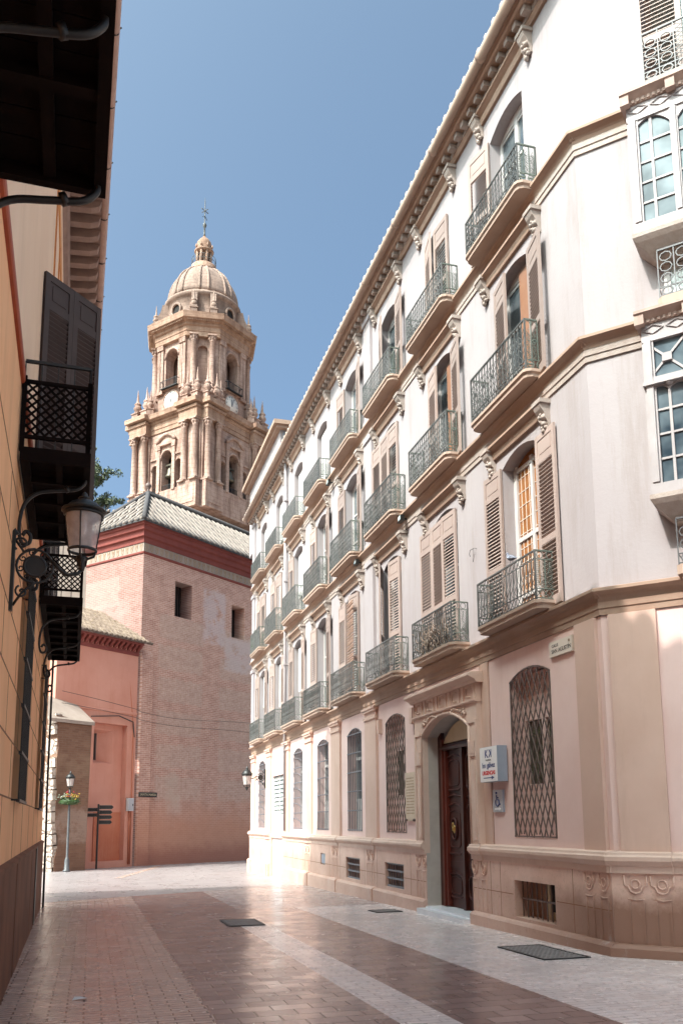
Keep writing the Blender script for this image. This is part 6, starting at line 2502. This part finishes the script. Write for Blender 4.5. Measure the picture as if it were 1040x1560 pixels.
# drum, dome, lantern, cross
m = MB()
m.M = TM
m.lathe([(5.4, 70.2), (5.4, 70.9), (5.15, 71.0), (5.15, 74.3), (5.3, 74.4), (5.55, 74.65), (5.55, 74.95), (5.2, 75.1), (5.0, 75.4)], 40)
m.M = I4
for k in range(8):
    n = NORM[k // 2] if k % 2 == 0 else (NORM[k // 2] + NORM[(k // 2 + 1) % 4]).normalized()
    M = FR(TC.x + n.x * 5.2, TC.y + n.y * 5.2, n.x, n.y)
    m.M = M
    if k % 2 == 0:
        m.tube([(.85 * math.cos(a), .12, 72.5 + 1.0 * math.sin(a)) for a in [i * math.pi / 8 for i in range(16)]], .2, 5, True)
    else:
        for u in (-1.3, 1.3):
            m.extr([(-.3, 70.6), (1.7, 70.6), (1.75, 71.6), (1.25, 72.3), (.75, 73.3), (.5, 74.4), (-.3, 74.4)], u - .4, u + .4)
    m.M = I4
    if k % 2 == 1:
        for u in (-1.35, 1.35):
            pinnacle(m, M @ T(u, 1.35, 70.4), .85)
obj('drum', m, M_['domestone'], TW)
for k in range(4):
    obj('drum_window', MB().prism(round_arch(-.62, .62, 71.6, 73.35), -.2, .03), M_['dark'], TW, tface(k, 5.16))
m = MB()
m.M = TM
dp_ = []
for i in range(15):
    t = i / 14
    a = t * math.pi / 2 * .87
    dp_.append((4.95 * math.cos(a), 75.4 + 5.95 * math.sin(a) / math.sin(math.pi / 2 * .87)))
m.lathe(dp_, 40)
for k in range(8):
    for dlt in (-.13, .13):
        a = math.pi * k / 4 + math.pi / 8 * 0 + dlt
        m.tube([((r + .02) * math.cos(a), (r + .02) * math.sin(a), z) for r, z in dp_], [.17 * (r / 4.95) ** .6 + .04 for r, z in dp_], 5)
m.M = I4
obj('dome', m, M_['domestone'], TW)
m = MB()
m.M = TM
m.lathe([(2.1, 80.9), (1.85, 81.4), (1.85, 82.0), (1.5, 82.1), (1.35, 82.2), (.85, 82.25), (.85, 84.3), (1.3, 84.4), (1.45, 84.6), (1.15, 84.7), (1.0, 85.0), (1.1, 85.6), (1.0, 86.1), (.65, 86.6), (.25, 86.9), (.16, 87.3)], 20)
for k in range(8):
    a = math.pi * k / 4 + .39
    m.tube([(1.05 * math.cos(a), 1.05 * math.sin(a), 82.1), (1.05 * math.cos(a), 1.05 * math.sin(a), 84.7)], .2, 6)
    m.lathe([(.02, 0), (.14, .1), (.16, .3), (.02, .7)], 6, (1.25 * math.cos(a), 1.25 * math.sin(a), 84.9))
m.M = I4
obj('lantern', m, M_['sandstone_orange'], TW)
m = MB()
m.M = TM
for k in range(8):
    a = math.pi * k / 4
    m.M = TM @ RZ(a) @ T(.8, 0, 0)
    m.box(-.02, .03, -.22, .22, 82.5, 84.2)
m.M = I4
obj('lantern_openings', m, M_['dark'], TW)
m = MB()
m.M = TM
for z in (82.0, 82.7, 83.3):
    m.tube([(1.75 * math.cos(i * math.pi / 12), 1.75 * math.sin(i * math.pi / 12), z) for i in range(24)], .03, 4, True)
for i in range(24):
    a = i * math.pi / 12
    m.tube([(1.75 * math.cos(a), 1.75 * math.sin(a), 81.9), (1.75 * math.cos(a), 1.75 * math.sin(a), 83.3)], .025, 4)
m.M = I4
obj('lantern_railing', m, M_['iron'], TW)
m = MB()
m.M = TM
m.lathe([(.2, 87.2), (.15, 87.5), (.12, 88.6), (.2, 88.7), (.3, 89.0), (.2, 89.3), (.08, 89.5), (.06, 92.9), (.01, 93.6)], 10)
m.tube([(-.62, 0, 91.4), (.62, 0, 91.4)], .06, 5)
m.tube([(0, -.62, 91.4), (0, .62, 91.4)], .06, 5)
for q in (-.62, .62):
    m.lathe([(.01, -.12), (.12, 0), (.01, .12)], 6, (q, 0, 91.4))
m.tube([(-.5, 0, 90.1), (.0, 0, 90.6), (.5, 0, 90.1)], .05, 4)
m.M = I4
obj('cross', m, M_['iron'], TW)

# ------------------------------------------------------------------ tiled roof and tree beyond the church
BHs = thing('background_house', 'pale tiled outbuilding peeping over the sunny slope of the church roof', 'building', T(0, 72, -.8))
obj('wall', MB().box(-6, 3.4, 70, 80, -1, 26.4), M_['cement'], BHs)
m = MB()
m.add([(-6.5, 69.4, 26.3), (3.8, 69.4, 26.3), (1.9, 75, 28.0), (-6.5, 75, 28.0), (3.8, 80.5, 26.3), (-6.5, 80.5, 26.3)], [(0, 1, 2, 3), (1, 4, 2), (3, 2, 4, 5)])
rf = obj('roof', m, M_['tile_dark'], BHs)
m = MB()
for i in range(24):
    x = -6.3 + i * .42
    f = min(1, (3.8 - x) / 1.9)
    m.tube([(x, 69.3, 26.4), (x, 69.4 + 5.6 * f, 26.4 + 1.7 * f)], .13, 6)
obj('cover_tiles', m, M_['tile_pale'], rf)

TX, TY = -1.7, 84.0
t = thing('tall_tree', 'tall dark green tree rising beyond the church roof next to the dark balconies', 'tree', T(TX, TY, -1))
rnd = random.Random(11)
m = MB()
m.tube([(TX, TY, -1), (TX + .1, TY, 12), (TX - .1, TY + .1, 22), (TX + .1, TY, 31), (TX, TY, 36.3)], [.6, .5, .38, .25, .08], 10)
limbs = []
for i in range(46):
    z = 19 + i * .36
    a = i * 2.4 + rnd.uniform(-.3, .3)
    L = max(.8, 3.5 - abs(z - 29) * .2 + rnd.uniform(-.8, .7))
    p = []
    for j in range(5):
        s = j / 4
        p.append((TX + math.cos(a) * L * s, TY + math.sin(a) * L * s, z + 1.5 * s * s + .3 * s))
    m.tube(p, [.14, .11, .08, .05, .02], 5)
    limbs.append(p)
obj('trunk', m, M_['bark'], t)
m = MB()
for p in limbs:
    for q in range(9):
        s = rnd.uniform(.3, 1.05)
        k = min(3, int(s * 4))
        a, b = Vector(p[k]), Vector(p[k + 1])
        c0 = a.lerp(b, min(1.2, s * 4 - k)) + Vector((rnd.gauss(0, .35), rnd.gauss(0, .35), rnd.gauss(0, .28)))
        rad = rnd.uniform(.28, .55)
        for _ in range(70):
            d = Vector((rnd.gauss(0, 1), rnd.gauss(0, 1), rnd.gauss(0, .75)))
            d = d.normalized() * rad * rnd.uniform(.5, 1.15)
            c = c0 + d
            e1 = Vector((rnd.uniform(-1, 1), rnd.uniform(-1, 1), rnd.uniform(-.6, 1))).normalized() * rnd.uniform(.09, .17)
            e2 = e1.cross(Vector((rnd.uniform(-1, 1), rnd.uniform(-1, 1), rnd.uniform(-1, 1)))).normalized() * .065
            m.add([c - e1, c + e2, c + e1, c - e2], [(0, 1, 2, 3)])
obj('crown', m, M_['foliage'], t)
